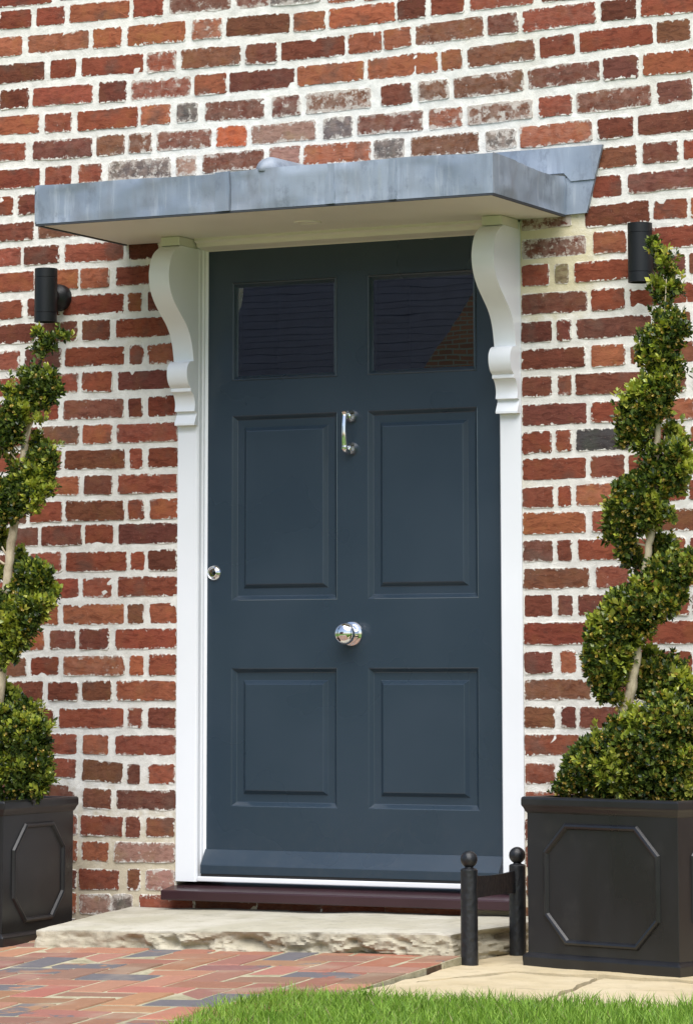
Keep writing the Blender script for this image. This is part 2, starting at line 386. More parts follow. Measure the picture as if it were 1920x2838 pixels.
row(2, c1((100,327),(287,308),(510,292),(733,280),(957,253),(1185,243),(1420,218))+c2((84,192),(231,172),(467,132),(709,107),(965,72),(1235,40),(1500,12)),
    pr(R1,-70,200,232,342,372,648,670,797,820,1095,1118,1253,1278,1562), pr(R2,10,158,172,290,316,618,638,780,803,1128,1158,1312,1340,1650))
row(3, c1((66,447),(285,428),(511,415),(730,398),(955,380),(1188,362))+c2((30,322),(254,295),(477,270),(700,243),(955,205),(1220,170),(1482,138)),
    pr(R1,-270,-25,5,128,153,418,452,570,592,867,885,1025,1043,1333), [(R1(1352),R2(75))], pr(R2,98,410,435,520,545,858,878,1032,1060,1385,1408,1557,1585,1900))
row(4, c1((87,565),(265,555),(488,540),(706,518),(850,508),(1065,500),(1298,480))+c2((50,448),(228,425),(394,408),(645,382),(987,335),(1244,305),(1460,283)),
    pr(R1,-90,175,207,322,355,622,643,770,800,900,933,1197,1237,1360), [(R1(1390),R2(108))], pr(R2,160,295,328,460,482,808,828,1146,1168,1320,1350,1670))
row(5, c1((57,687),(284,677),(500,657),(637,647),(835,633),(1050,617),(1290,602))+c2((200,553),(448,535),(697,508),(947,478),(1212,450),(1488,412)),
    pr(R1,-150,-30,-5,115,153,415,440,563,587,687,708,962,985,1118,1145,1432), [(R1(1470),R2(25))], pr(R2,52,345,375,522,546,848,875,1020,1045,1380,1412,1565,1590,1900))
row(6, c1((90,808),(265,796),(409,785),(633,768),(845,752),(1060,728),(1290,710))+c2((50,690),(193,675),(446,655),(700,632),(950,605),(1220,578),(1450,555)),
    pr(R1,-90,180,207,322,360,458,495,772,797,893,923,1195,1225,1360), [(R1(1382),R2(107))], pr(R2,127,260,295,597,633,765,790,1110,1142,1297,1325,1640))
row(7, c1((30,933),(122,927),(700,882),(1300,832))+c2((400,790),(1227,712),(1425,687),(1555,675)),
    pr(R1,-220,58,85,215,240,500,530,650,680,950,975,1100,1130,1400,1425,1550), pr(R2,10,280,305,430,455,760,785,920,945,1115,1142,1312,1348,1502,1533,1850))
row(8, c1((75,1050),(700,1000))+c2((400,915),(1180,845),(1426,818)), pr(R1,-100,150,177,430,455,580,610,880,905,1030,1055,1320,1345,1470), pr(R2,-60,200,225,350,375,680,705,840,865,1090,1118,1243,1280,1600))
row(9, [(27,712),(114,705),(260,698),(1513,620),(1709,588),(1857,578)], pr(R3,-130,143,173,418,465,880,925,1130), pr(R4,342,648,750,1155,1190,1400,1435,1720))
row(10, [(46,781),(186,772),(262,771),(364,763),(1534,686),(1689,670),(1864,655)], pr(R3,-160,240,290,553,580,775,825,1280), pr(R4,335,755,803,1005,1040,1150,1175,1560))
row(11, [(31,858),(89,852),(259,843),(374,837),(1484,762),(1556,757),(1669,752),(1855,734)], pr(R3,-90,158,200,420,455,880,918,1010,1050,1280), pr(R4,335,520,555,635,685,1140,1180,1385,1420,1640))
row(12, [(48,924.5),(164,918),(266,914),(387,908),(1534,839),(1684,829),(1833,816)], pr(R3,-160,248,295,550,593,780,825,1280), pr(R4,340,755,790,995,1040,1441))
row(13, [(27,999),(119,993),(263,986.5),(378,983),(444,979.5),(1486,919.5),(1562,914),(1700,906.6),(1864,894.6)], pr(R3,-110,140,185,430,470,885,930,1022,1055,1280), pr(R4,340,525,567,652,695,1165,1200,1420))
row(14, [(46,1071),(186,1059.7),(269,1058),(395,1054),(1533.6,992.7),(1684,985),(1833.6,977.6)], pr(R3,-160,230,300,555,593,797,838,1280), pr(R4,335,750,790,997,1040,1441))
row(15, [(30,1145),(135,1138),(259.5,1132.5),(374,1130),(444,1125),(1488,1071),(1564,1067),(1687,1061.5),(1877,1055)], pr(R3,-110,150,185,415,460,880,920,1012,1053,1280), pr(R4,335,540,575,655,690,1130,1180,1390))
row(16, [(40,1212),(166.5,1205),(269.6,1203),(410,1200),(1536,1147.6),(1677,1142),(1890,1133.4)], pr(R3,-160,265,300,560,595,797,832,1285), pr(R4,335,762,792,990,1040,1441))
row(17, [(30,1281),(143,1274.7),(263,1273.9),(378,1271),(453,1268),(1487,1226),(1561,1221),(1657,1218.6),(1880,1210)], pr(R3,-110,150,200,437,468,888,932,1020,1057,1285), pr(R4,335,535,562,652,695,1140,1190,1385,1430,1640))
row(18, [(40,1352),(186,1345.5),(272,1344),(410.5,1341.7),(1536,1299.5),(1683,1292.6),(1773,1289.6),(1900,1284)], pr(R3,-160,250,300,563,607,798,840,1283), pr(R4,340,757,785,995,1030,1441))
row(19, [(30,1424),(128,1418),(263,1416),(377,1413),(456,1409),(1490,1378.7),(1564,1375.7),(1653,1369),(1880,1358)], pr(R3,-110,180,220,440,475,885,920,1025,1070,1283), pr(R4,340,545,575,652,692,1120,1180,1390,1420,1640))
row(20, [(60,1489),(171.5,1483.3),(273.6,1481),(411,1479.6),(1535,1450),(1660,1445.8),(1885,1440)], pr(R5,-140,55,80,192,220,418,440,578,608,922), pr(R4,337,755,797,1000,1040,1500))
row(21, [(40,1563),(127.7,1558.6),(267,1556),(381,1554.8),(452.6,1552),(1489,1527.6),(1565,1525),(1653,1524),(1880,1519)], pr(R5,-80,130,160,315,343,650,677,742,762,922), pr(R6,252,405,430,490,525,850,880,1035,1065,1240))
row(22, [(60,1637),(175,1630.6),(269,1628.5),(409,1626),(1540,1603.6),(1697,1599),(1880,1596)], pr(R5,-110,70,95,225,250,402,430,572,603,918), pr(R6,255,580,615,765,800,1110))
row(23, [(60,1706),(160,1703),(259,1701.6),(376,1702),(453,1699),(1491,1679.6),(1567,1678.5),(1642,1676),(1870,1675)], pr(R5,-60,120,150,298,327,635,660,738,768,918), pr(R6,262,402,430,497,528,850,885,1055,1080,1250))
row(24, [(60,1776),(173,1772.6),(261,1772.6),(405,1771),(1540,1756),(1863,1753)], pr(R5,-160,40,68,225,260,385,413,558,592,916), pr(R6,258,575,615,770,845,1190))
row(25, [(35,1850.5),(124,1846.7),(260,1844.6),(379,1845.7),(450,1842),(1491,1838.5),(1574,1835),(1868,1834)], pr(R5,-120,130,162,298,332,637,672,737,765,910), pr(R6,260,405,443,510,545,860,905,1070,1095,1250))
row(26, [(72,1916.6),(175,1916.6),(268,1915),(405,1915),(1543,1912),(1880,1910)], pr(R5,-120,15,45,222,252,400,428,570,598,910), pr(R6,255,590,620,780,810,1020,1050,1200))
row(27, [(60,1993),(252,1990.8),(374,1989.7),(449,1990.8),(1493,1989),(1576,1988),(1647,1990),(1880,1990)], pr(R5,-160,100,130,270,307,632,660,733,760,910), pr(R6,258,412,448,512,535,840,870,1030,1060,1250))
row(28, [(60,2062),(190,2063),(265,2065),(403,2066),(1527,2065),(1880,2068)], pr(R5,-160,180,215,395,430,555,590,910), pr(R6,260,530,570,760,800,1100))
row(29, [(60,2122),(180,2128),(283.6,2139.7),(370,2147),(447.6,2146),(1495,2144.8),(1880,2150)], pr(R5,-100,190,215,390,430,625,660,718,760,905), pr(R6,262,415,450,515,545,860,890,1050))
row(30, [(60,2196),(177,2206),(269,2215.5),(405,2218.8),(1500,2222),(1880,2230)], pr(R5,-160,170,205,380,432,570,603,903), pr(R6,262,580,615,770,800,1100))
row(31, [(60,2280),(282,2290),(368,2293),(444,2294),(1500,2300),(1880,2310)], pr(R5,-100,190,220,395,422,628,650,720,750,903), pr(R6,262,415,450,515,545,860,890,1050))
row(32, [(60,2352),(264,2361),(400.5,2364),(1500,2376),(1880,2388)], pr(R5,-160,210,240,395,425,557,587,903), pr(R6,262,580,615,770,800,1100))
row(33, [(60,2430),(274,2440.8),(370,2439),(447,2440.8),(1500,2455),(1880,2467)], pr(R5,-100,190,220,390,412,608,658,718,748,915), pr(R6,262,415,450,515,545,860,890,1050))
row(34, [(60,2498),(264,2508),(337,2508),(450,2511),(1500,2534),(1880,2546)], pr(R5,-160,200,230,390,415,568,585,680,715,1000,1008,1320,1330,1650,1660,1980,1988,2400), pr(R6,262,580,615,770,800,1100))
row(35, [(60,2570),(450,2584),(1500,2606),(1880,2620)], pr(R5,-160,200,230,390,415,568,600,900,940,1240,1280,1580,1620,1920,1960,2260), pr(R6,180,450,490,760,800,1100))

PAL = {'r': (.235, .062, .038), 'o': (.31, .098, .054), 'd': (.150, .046, .031), 'p': (.155, .050, .040), 'b': (.175, .066, .037),
       'g': (.115, .10, .092), 'k': (.050, .046, .048), 'f': (.30, .165, .125), 't': (.27, .22, .12), 'x': (.40, .095, .040), 'm': (.175, .056, .040)}
SPEC = {  # (row, index from the left): colour letter, lime 0..1
 (0,5):('m',.5),(0,6):('m',.6),(0,7):('g',.8),(1,1):('o',.15),(1,4):('o',.45),(1,6):('o',.1),(2,3):('r',.5),(2,7):('o',.1),(2,8):('o',.15),(2,9):('b',.3),(2,10):('d',.3),(2,11):('r',.2),(2,5):('d',.15),(2,4):('b',.2),
 (3,4):('r',.55),(3,5):('o',.05),(3,6):('d',.1),(3,7):('o',.1),(3,8):('o',.1),(3,9):('o',.1),(3,10):('b',.2),(4,3):('o',.15),(4,4):('g',.55),(4,5):('p',.4),(4,6):('p',.55),(4,7):('b',.8),(4,8):('d',.1),(4,9):('b',.65),(4,10):('b',.4),(4,11):('m',.35),
 (5,3):('b',.25),(5,4):('b',.5),(5,5):('m',.5),(5,6):('x',.25),(5,7):('f',.4),(5,8):('g',.5),(5,9):('m',.45),(5,10):('o',.55),(5,11):('b',.75),(5,13):('m',.45),
 (6,3):('g',.7),(6,4):('f',.7),(6,5):('d',.45),(6,6):('f',.3),(6,7):('o',.3),(6,8):('g',.55),(6,9):('b',.35),(6,10):('g',.8),(6,11):('o',.35),
 (9,4):('p',.85),(10,4):('p',.62),(11,6):('t',.2),(13,1):('p',.05),(17,7):('k',.02),(22,5):('b',.1),(26,5):('b',.2),
 (31,3):('d',.1),(32,3):('f',.4),(33,4):('f',.5),(34,2):('f',.5),(34,3):('g',.6),(29,3):('d',.1),(30,3):('d',.2),(25,2):('o',.3),(23,2):('o',.1),(16,2):('o',.05)}
def pal(letter):
    c = PAL[letter]; c = (c[0]*.93, c[1]*.92, c[2]*.80) if letter in 'rodpbxm' else c; k = random.uniform(.82, 1.18); return tuple(min(1, x*k*random.uniform(.95, 1.05)) for x in c)

def brick_proto(w, h, seed, n=None):
    """one brick: ragged outline, arris, slightly bulging face; skirt reaches into the mortar"""
    r = random.Random(seed); hw, hh = w/2, h/2; c = min(.006, hw*.3); pts = []
    nx = 4 if w > .15 else (2 if w > .07 else 1)
    def j(a): return r.uniform(-a, a)
    for i in range(nx+1): pts.append((-hw+c+(w-2*c)*i/nx, -hh+j(.0022)))
    pts.append((hw+j(.002), -hh+c+j(.001))); pts.append((hw+j(.002), hh-c+j(.001)))
    for i in range(nx+1): pts.append((hw-c-(w-2*c)*i/nx, hh+j(.0022)))
    pts.append((-hw+j(.002), hh-c+j(.001))); pts.append((-hw+j(.002), -hh+c+j(.001)))
    m = len(pts); v = [(x, .010, z) for x, z in pts]
    v += [(x*(1-.0030/hw), -.0010+j(.0008), z*(1-.0030/hh)) for x, z in pts]
    v += [(0, -.0022, 0)] if nx < 2 else [(-hw*.5, -.0022+j(.001), j(.004)), (hw*.5, -.0022+j(.001), j(.004))]
    f = [(k, (k+1) % m, m+(k+1) % m, m+k) for k in range(m)]
    if nx < 2: f += [(m+k, m+(k+1) % m, 2*m) for k in range(m)]
    else:
        for k in range(m):
            a, b = v[m+k], v[m+(k+1) % m]; ca = 2*m+(a[0] > 0); cb = 2*m+(b[0] > 0)
            f.append((m+k, m+(k+1) % m, ca))
            if ca != cb: f.append((m+(k+1) % m, cb, ca))
    return v, f
def brick_uv(me, w, h):
    u = me.uv_layers.new(name='xz'); u2 = me.uv_layers.new(name='half')
    co = np.array([v.co[:] for v in me.vertices]); li = np.empty(len(me.loops), np.int32); me.loops.foreach_get('vertex_index', li)
    u.data.foreach_set('uv', co[li][:, [0, 2]].astype(np.float32).ravel())
    u2.data.foreach_set('uv', np.tile([w/2, h/2], len(li)).astype(np.float32))
KINDS = {'s': (.212, .0605), 'h': (.103, .0605), 'q': (.047, .0605)}
PROTO = {}
for kk, (w, h) in KINDS.items():
    for i in range(9):
        v, f = brick_proto(w, h, hash((ord(kk), i)) & 0xffff); me = bpy.data.meshes.new('brick'); me.from_pydata(v, [], f)
        bm = bmesh.new(); bm.from_mesh(me); bmesh.ops.recalc_face_normals(bm, faces=bm.faces); bm.to_mesh(me); bm.free()
        brick_uv(me, w, h); me.materials.append(M_BRICK); PROTO[kk, i] = (me, v, f)
JX, HEADZ = .589, 1.985                                        # the opening
wall = empty('house_wall', (0, 0, -.3), 'red brick house wall with thick white lime mortar joints', 'wall')
bricks = []                                                    # (x, z, w, h, tilt, colour, lime, seen area)
def rowz(k, px): ctl = ROWS[k][0]; xs = [c[0] for c in ctl]; ys = [c[1] for c in ctl]; return np.interp(px, xs, ys) if xs[0] <= px <= xs[-1] else (ys[0]+(px-xs[0])*(ys[1]-ys[0])/(xs[1]-xs[0]) if px < xs[0] else ys[-1]+(px-xs[-1])*(ys[-1]-ys[-2])/(xs[-1]-xs[-2]))
letters = 'rrrrrrrrooodddppbbm'
for k, (ctl, lst) in ROWS.items():
    for i, (a, b) in enumerate(lst):
        A = hitY(a, rowz(k, a), 0); B = hitY(b, rowz(k, b), 0)
        x0, x1 = A[0], B[0]; z = (A[2]+B[2])/2
        if z < HEADZ+.0 and x1 > -JX and x0 < JX and z > -.06:  # cut at the door opening
            if x0 < -JX: x1 = -JX
            elif x1 > JX: x0 = JX
            else: continue
        if x1-x0 < .02: continue
        tilt = math.atan2(B[2]-A[2], B[0]-A[0])
        h = (.0725 if k < 8 else .0705)*random.uniform(.94, 1.04)
        if k == 9 and i == 4: h = .040
        if k == 34 and x0 > -.7: h = .04
        lt, lm = SPEC.get((k, i), (None, None))
        if lt is None: lt = random.choice(letters if k > 6 else 'rrrrrrrooooddpbm'); lm = random.choice([0, 0, 0, 0, .08, .18]); lm = lm if k < 28 else lm+.12
        px = (a+b)/2; py = rowz(k, px); vis = (min(b, 1920)-max(a, 0))*(1 if -20 < py < 2560 else -1)
        if k in (7, 8) and 130 < px < 1560: vis *= .01
        bricks.append((((x0+x1)/2, z), x1-x0+(.0125 if abs(abs((x0+x1)/2)-JX) > (x1-x0)/2+.004 else .002), h, tilt, pal(lt), lm, vis))
# the wall goes on beyond the picture: same bond, as one field
zz = {}
for k, (ctl, lst) in ROWS.items():
    zz[k] = (hitY(lst[0][0], rowz(k, lst[0][0]), 0), hitY(lst[-1][1], rowz(k, lst[-1][1]), 0))
XL, XR, ZT = -3.6, 3.4, 3.6
field = []
def run(x, xe, z, s, k):
    d = 1 if s > 0 else -1; st = 1 if k is None else k % 2
    while (x-xe)*d < 0:
        w = .212 if st else .103; field.append(((x+d*w/2, z+random.uniform(-.002, .002)), w, .070*random.uniform(.94, 1.04), 0, pal(random.choice(letters)), random.choice([0, 0, .1]), 0)); x += d*(w+.022); st ^= 1
for k in ROWS:
    a, b = zz[k]; run(a[0]-.022, XL, a[2], -1, k); run(b[0]+.022, XR, b[2], 1, k)
r0 = [(hitY(x, rowz(0, x), 0)) for x in (0, 500, 1000, 1500, 1920)]
r1l = hitY(1480, rowz(1, 1480), 0)
run(hitY(890, rowz(0, 890), 0)[0]+.02, XR, r0[3][2], 1, 0)
for j in range(1, 13):
    run(XL-.18*(j % 2)-random.uniform(0, .03), XR, r0[1][2]+.082*j, 1, None)
allb = sorted(bricks, key=lambda b: -b[-1])
singles = [b for b in allb[:300] if b[-1] > 0]; rest = [b for b in allb if b not in singles]+field
def kind_of(w): return 's' if w > .15 else ('h' if w > .07 else 'q')
for (x, z), w, h, tilt, col, lm, _ in singles:
    kk = kind_of(w); me = PROTO[kk, random.randrange(9)][0]; o = link('brick', me, None, wall)
    o.location = (x, random.uniform(-.002, .0015), z); o.scale = (w/KINDS[kk][0], 1, h/KINDS[kk][1]); o.rotation_euler.y = -tilt
    o.color = (*col, lm)
V, Fc, U, H2, CL = [], [], [], [], []
for (x, z), w, h, tilt, col, lm, _ in rest:
    kk = kind_of(w); _, v, f = PROTO[kk, random.randrange(9)]; sx, sz = w/KINDS[kk][0], h/KINDS[kk][1]; b = len(V); hw, hh = KINDS[kk][0]/2, KINDS[kk][1]/2
    for p in v: V.append((x+p[0]*sx, p[1], z+p[2]*sz-p[0]*sx*-math.tan(tilt))); U.append((p[0], p[2])); H2.append((hw, hh)); CL.append((*col, lm))
    Fc += [tuple(i+b for i in q) for q in f]
me = bpy.data.meshes.new('brick_field'); me.from_pydata(V, [], Fc)
bm = bmesh.new(); bm.from_mesh(me); bmesh.ops.recalc_face_normals(bm, faces=bm.faces); bm.to_mesh(me); bm.free()
li = np.empty(len(me.loops), np.int32); me.loops.foreach_get('vertex_index', li)
u = me.uv_layers.new(name='xz'); u.data.foreach_set('uv', np.array(U, np.float32)[li].ravel()); u = me.uv_layers.new(name='half'); u.data.foreach_set('uv', np.array(H2, np.float32)[li].ravel())
at = me.color_attributes.new('bcol', 'FLOAT_COLOR', 'POINT'); at.data.foreach_set('color', np.array(CL, np.float32).ravel())
o = link('bricks_beyond', me, M_BRICKS, wall); o['kind'] = 'stuff'
# mortar: an uneven sheet the bricks sit in, with the wall's thickness behind it
bm = bmesh.new()
def mgrid(x0, x1, z0, z1, s):
    nx, nzr = max(1, int((x1-x0)/s)), max(1, int((z1-z0)/s)); g = []
    for j in range(nzr+1):
        for i in range(nx+1):
            x, z = x0+(x1-x0)*i/nx, z0+(z1-z0)*j/nzr
            g.append(bm.verts.new((x, .0012+.0016*nz(x, 0, z, 14, 3)+.0014*nz(x, 5, z, 45, 2), z)))
    for j in range(nzr):
        for i in range(nx): a = j*(nx+1)+i; bm.faces.new((g[a], g[a+1], g[a+nx+2], g[a+nx+1]))
mgrid(-1.75, -JX, -.4, HEADZ, .014); mgrid(JX, 1.6, -.4, HEADZ, .014); mgrid(-1.75, 1.6, HEADZ, 2.95, .014); mgrid(-JX, JX, -.4, -.035, .03)
mgrid(XL, -1.75, -.4, ZT, .12); mgrid(1.6, XR, -.4, ZT, .12); mgrid(-1.75, 1.6, 2.95, ZT, .12)
addbox(bm, XL, -JX, .012, .30, -.4, HEADZ); addbox(bm, JX, XR, .012, .30, -.4, HEADZ); addbox(bm, XL, XR, .0121, .30, HEADZ+.0002, ZT); addbox(bm, -JX, JX, .0122, .3, -.4, -.07)
o = bmobj('mortar', bm, M_MORTAR, wall)

# ------------------------------------------------------------------ door frame
frame = empty('door_frame', (0, 0, 0), 'white painted timber door frame set in the brick wall', 'door frame')
SILLZ = -.018
for s in (-1, 1):
    bm = bmesh.new(); xo, xi, xd = s*.5885, s*.516, s*.503
    prof = [(xo, .10), (xo, -.004), (xi+s*.006, -.004), (xi+s*.003, -.001), (xi, .004), (xi, .020), (xi-s*.004, .024), (xi-s*.004, .034), (xd, .036), (xd, .10)]
    a = [bm.verts.new((x, y, SILLZ)) for x, y in prof]; b = [bm.verts.new((x, y, 1.975)) for x, y in prof]
    for i in range(len(prof)): j = (i+1) % len(prof); bm.faces.new((a[i], a[j], b[j], b[i]))
    bm.faces.new(a); bm.faces.new(b); bmobj('jamb', bm, M_WHITE, frame)
bm = bmesh.new()
prof = [(.10, 1.984), (-.045, 1.984), (-.045, 1.974), (-.030, 1.968), (-.026, 1.957), (-.012, 1.955), (.030, 1.951), (.036, 1.948), (.10, 1.948)]
a = [bm.verts.new((-.512, y, z)) for y, z in prof]; b = [bm.verts.new((.512, y, z)) for y, z in prof]
for i in range(len(prof)): j = (i+1) % len(prof); bm.faces.new((a[i], a[j], b[j], b[i]))
bm.faces.new(a); bm.faces.new(b); bmobj('head', bm, M_SOFFIT, frame)
box('threshold_strip', -.514, .514, -.002, .075, SILLZ+.0005, -.002, M_ALU, frame, .003)

# ------------------------------------------------------------------ front door
DY = .037
door = empty('front_door', (0, DY, 0), 'dark blue-grey panelled front door with two small square panes on top', 'door')
XA, XB = hitY(642.5, 1400, DY)[0], hitY(933.8, 1400, DY)[0]; XC, XD = hitY(1019, 1400, DY)[0], hitY(1323.5, 1400, DY)[0]
zz_ = lambda *p: sum(hitY(x, y, DY)[2] for x, y in p)/len(p)
Z_ = [zz_((646, 783), (932, 769), (1021, 760)), zz_((649, 1056), (932, 1042), (1021, 1041), (1322, 1028)), zz_((643, 1153), (934, 1143), (1019, 1138), (1322, 1125)),
      zz_((642, 1664), (934, 1660), (1019, 1661), (1325, 1657)), zz_((644, 1853), (936, 1851)), zz_((640, 2236), (936, 2240))]
DL, DR, DB, DT = -.5155, .5035, .006, 1.95
xs = [DL+.012, XA, XB, XC, XD, DR-.001]; zs = [DB, Z_[5], Z_[4], Z_[3], Z_[2], Z_[1], Z_[0], DT]
holes = {(1, 1), (3, 1), (1, 3), (3, 3), (1, 5), (3, 5)}
bm = bmesh.new(); g = {}
def gv(i, j, y): return g.setdefault((i, j, y), bm.verts.new((xs[i], y, zs[j])))
for i in range(5):
    for j in range(7):
        if (i, j) in holes:
            for (p, q) in (((i, j), (i+1, j)), ((i+1, j), (i+1, j+1)), ((i+1, j+1), (i, j+1)), ((i, j+1), (i, j))):
                bm.faces.new((gv(*p, DY), gv(*q, DY), gv(*q, DY+.044), gv(*p, DY+.044)))
            continue
        bm.faces.new((gv(i, j, DY), gv(i+1, j, DY), gv(i+1, j+1, DY), gv(i, j+1, DY)))
for i in range(5): bm.faces.new((gv(i, 0, DY), gv(i+1, 0, DY), gv(i+1, 0, DY+.044), gv(i, 0, DY+.044)))
bmobj('leaf', bm, M_DOOR, door)
def ring_panel(name, x0, x1, z0, z1, steps, mat, parent, close=True):
    v, f = [], []
    for (ins, y) in steps:
        v += [(x0+ins, y, z0+ins), (x1-ins, y, z0+ins), (x1-ins, y, z1-ins), (x0+ins, y, z1-ins)]
    for k in range(len(steps)-1):
        for i in range(4): f.append((k*4+i, k*4+(i+1) % 4, k*4+4+(i+1) % 4, k*4+4+i))
    if close: k = len(steps)-1; f.append((k*4, k*4+1, k*4+2, k*4+3))
    return mk(name, v, f, mat, parent)
for (i, j) in sorted(holes):
    x0, x1, z0, z1 = xs[i], xs[i+1], zs[j], zs[j+1]
    if j < 5:
        ring_panel('panel', x0+.0003, x1-.0003, z0+.0003, z1-.0003, [(0, DY+.0002), (.002, DY+.001), (.012, DY+.0125), (.0145, DY+.014), (.0365, DY+.0145), (.038, DY+.0135), (.0485, DY+.0035), (.051, DY+.0028)], M_DOOR, door)
    else:
        wnd = ring_panel('window', x0+.0003, x1-.0003, z0+.0003, z1-.0003, [(0, DY-.001), (.003, DY-.004), (.006, DY-.003), (.012, DY+.007), (.016, DY+.012)], M_DOOR, door, False)
        gx0, gx1, gz0, gz1 = x0+.0145, x1-.0145, z0+.0145, z1-.0145
        bm = bmesh.new(); n = 24
        gl = mk('pane', [(gx0, DY+.0115, gz0), (gx1, DY+.0115, gz0), (gx1, DY+.0115, gz1), (gx0, DY+.0115, gz1)], [(0, 1, 2, 3)], M_GLASS, wnd); bm.free()
        bm = bmesh.new(); t_ = .010
        for q in ((gx0-t_-.001, gx0-.001, gz0-t_, gz1+t_), (gx1+.001, gx1+.001+t_, gz0-t_, gz1+t_), (gx0-.001, gx1+.001, gz0-t_-.001, gz0-.001), (gx0-.001, gx1+.001, gz1+.001, gz1+.001+t_)): addbox(bm, q[0], q[1], DY+.0125, DY+.026, q[2], q[3])
        bmobj('glazing_spacer', bm, M_SPACER, wnd)
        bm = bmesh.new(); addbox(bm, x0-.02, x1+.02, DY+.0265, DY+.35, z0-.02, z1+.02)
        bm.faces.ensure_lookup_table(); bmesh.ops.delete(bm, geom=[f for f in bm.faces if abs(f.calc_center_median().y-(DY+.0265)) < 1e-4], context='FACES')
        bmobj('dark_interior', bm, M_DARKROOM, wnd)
# weather bar
bm = bmesh.new(); prof = [(DY-.0005, .080), (DY-.003, .079), (.004, .036), (.002, .032), (.002, .007), (DY-.0005, .007)]
xl, xr = DL+.011, DR-.001
a = [bm.verts.new((xl, y, z)) for y, z in prof]; b = [bm.verts.new((xr, y, z)) for y, z in prof]
for i in range(len(prof)): j = (i+1) % len(prof); bm.faces.new((a[i], a[j], b[j], b[i]))
bm.faces.new(a); bm.faces.new(b); bmobj('weather_bar', bm, M_DOOR, door)
box('rubber_seal', DL+.012, DR-.004, .004, DY+.03, -.0015, .007, M_RUBBER, door)
YROT = Matrix.Rotation(rad(90), 4, 'X')                        # lathe axis z -> -y
def onDoor(px, py): p = hitY(px, py, DY); return Vector((p[0], DY, p[2]))
# knob
K = onDoor(975, 1757); mt = Matrix.Translation(K) @ YROT
kn = lathe('knob', [(.001, 0), (.0365, 0), (.0375, .002), (.036, .006), (.030, .008), (.028, .009), (.0275, .011), (.020, .013), (.014, .016), (.012, .024), (.0135, .031), (.020, .034), (.0285, .039), (.0335, .047), (.0335, .053), (.030, .061), (.022, .067), (.012, .0705), (.004, .0715), (.0005, .0716)], M_CHROME, door, 48, mt)
tag(kn, 'polished chrome round knob on the middle rail')
# lock cylinder
K = onDoor(594, 1588); mt = Matrix.Translation(K) @ YROT
lk = lathe('lock', [(.001, 0), (.023, 0), (.024, .002), (.0225, .006), (.019, .0085), (.0165, .0075), (.0155, .006), (.0145, .007), (.014, .012), (.0125, .0135), (.0005, .0136)], M_CHROME, door, 36, mt)
box('keyway', K.x-.0014, K.x+.0014, DY-.0150, DY-.0130, K.z-.008, K.z+.006, M_RUBBER, lk)
# knocker
KT = onDoor(972, 1150); KB = onDoor(974, 1246); kx = (KT.x+KB.x)/2
for nm, zc in (('knocker_boss', KT.z-.004), ('striker', KB.z+.004)):
    lathe(nm, [(.001, 0), (.019, 0), (.0198, .003), (.019, .010), (.016, .016), (.012, .021), (.009, .027), (.0005, .029)], M_CHROME, door, 28, Matrix.Translation((kx+.002, DY, zc)) @ YROT)
pts = []; zt, zb = KT.z, KB.z
for i in range(25):
    u = i/24
    if u < .16: q = u/.16; y = DY-.018-.022*q; z = zt+.002+.003*math.sin(q*3.14)
    elif u > .80: q = (u-.80)/.20; y = DY-.040*math.cos(q*1.35)-.004; z = zb+.006-.010*math.sin(q*1.4)-.002
    else: q = (u-.16)/.64; y = DY-.040-.006*math.sin(q*math.pi); z = zt+.002+(zb+.006-zt-.002)*q
    pts.append((kx-.002, y, z))
v, f = tubegeo(pts, [.0078 if i < 3 else .0072+.0030*max(0, (i-11)/13) for i in range(25)], 16)
kb = mk('knocker_bow', v, f, M_CHROME, door, True)
lathe('knocker_cap', [(.0005, -.001), (.009, 0), (.0105, .002), (.0085, .005), (.0075, .012), (.006, .016), (.0005, .017)], M_CHROME, door, 24, Matrix.Translation((kx-.003, DY-.040, zt+.0085)) @ Matrix.Rotation(rad(180), 4, 'X'))

# ------------------------------------------------------------------ sill
sx0, sx1 = hitY(445, 2467, -.07)[0], hitY(1424, 2500, -.07)[0]
sill = box('door_sill', sx0, sx1, -.072, .09, -.072, SILLZ-.0005, M_SILL, None, .004, 2)
for v in sill.data.vertices:
    if v.co.y < -.03 and v.co.z > -.04: v.co.z -= .023
tag(sill, 'maroon painted sill board under the front door', 'sill')

# ------------------------------------------------------------------ canopy
can = empty('door_canopy', (0, 0, 1.98), 'flat lead-covered door canopy carried on two white scroll brackets', 'canopy')
CX0, CX1, CYF, CZ0, CZ1 = -.7885, .7455, -.552, 1.985, 2.103
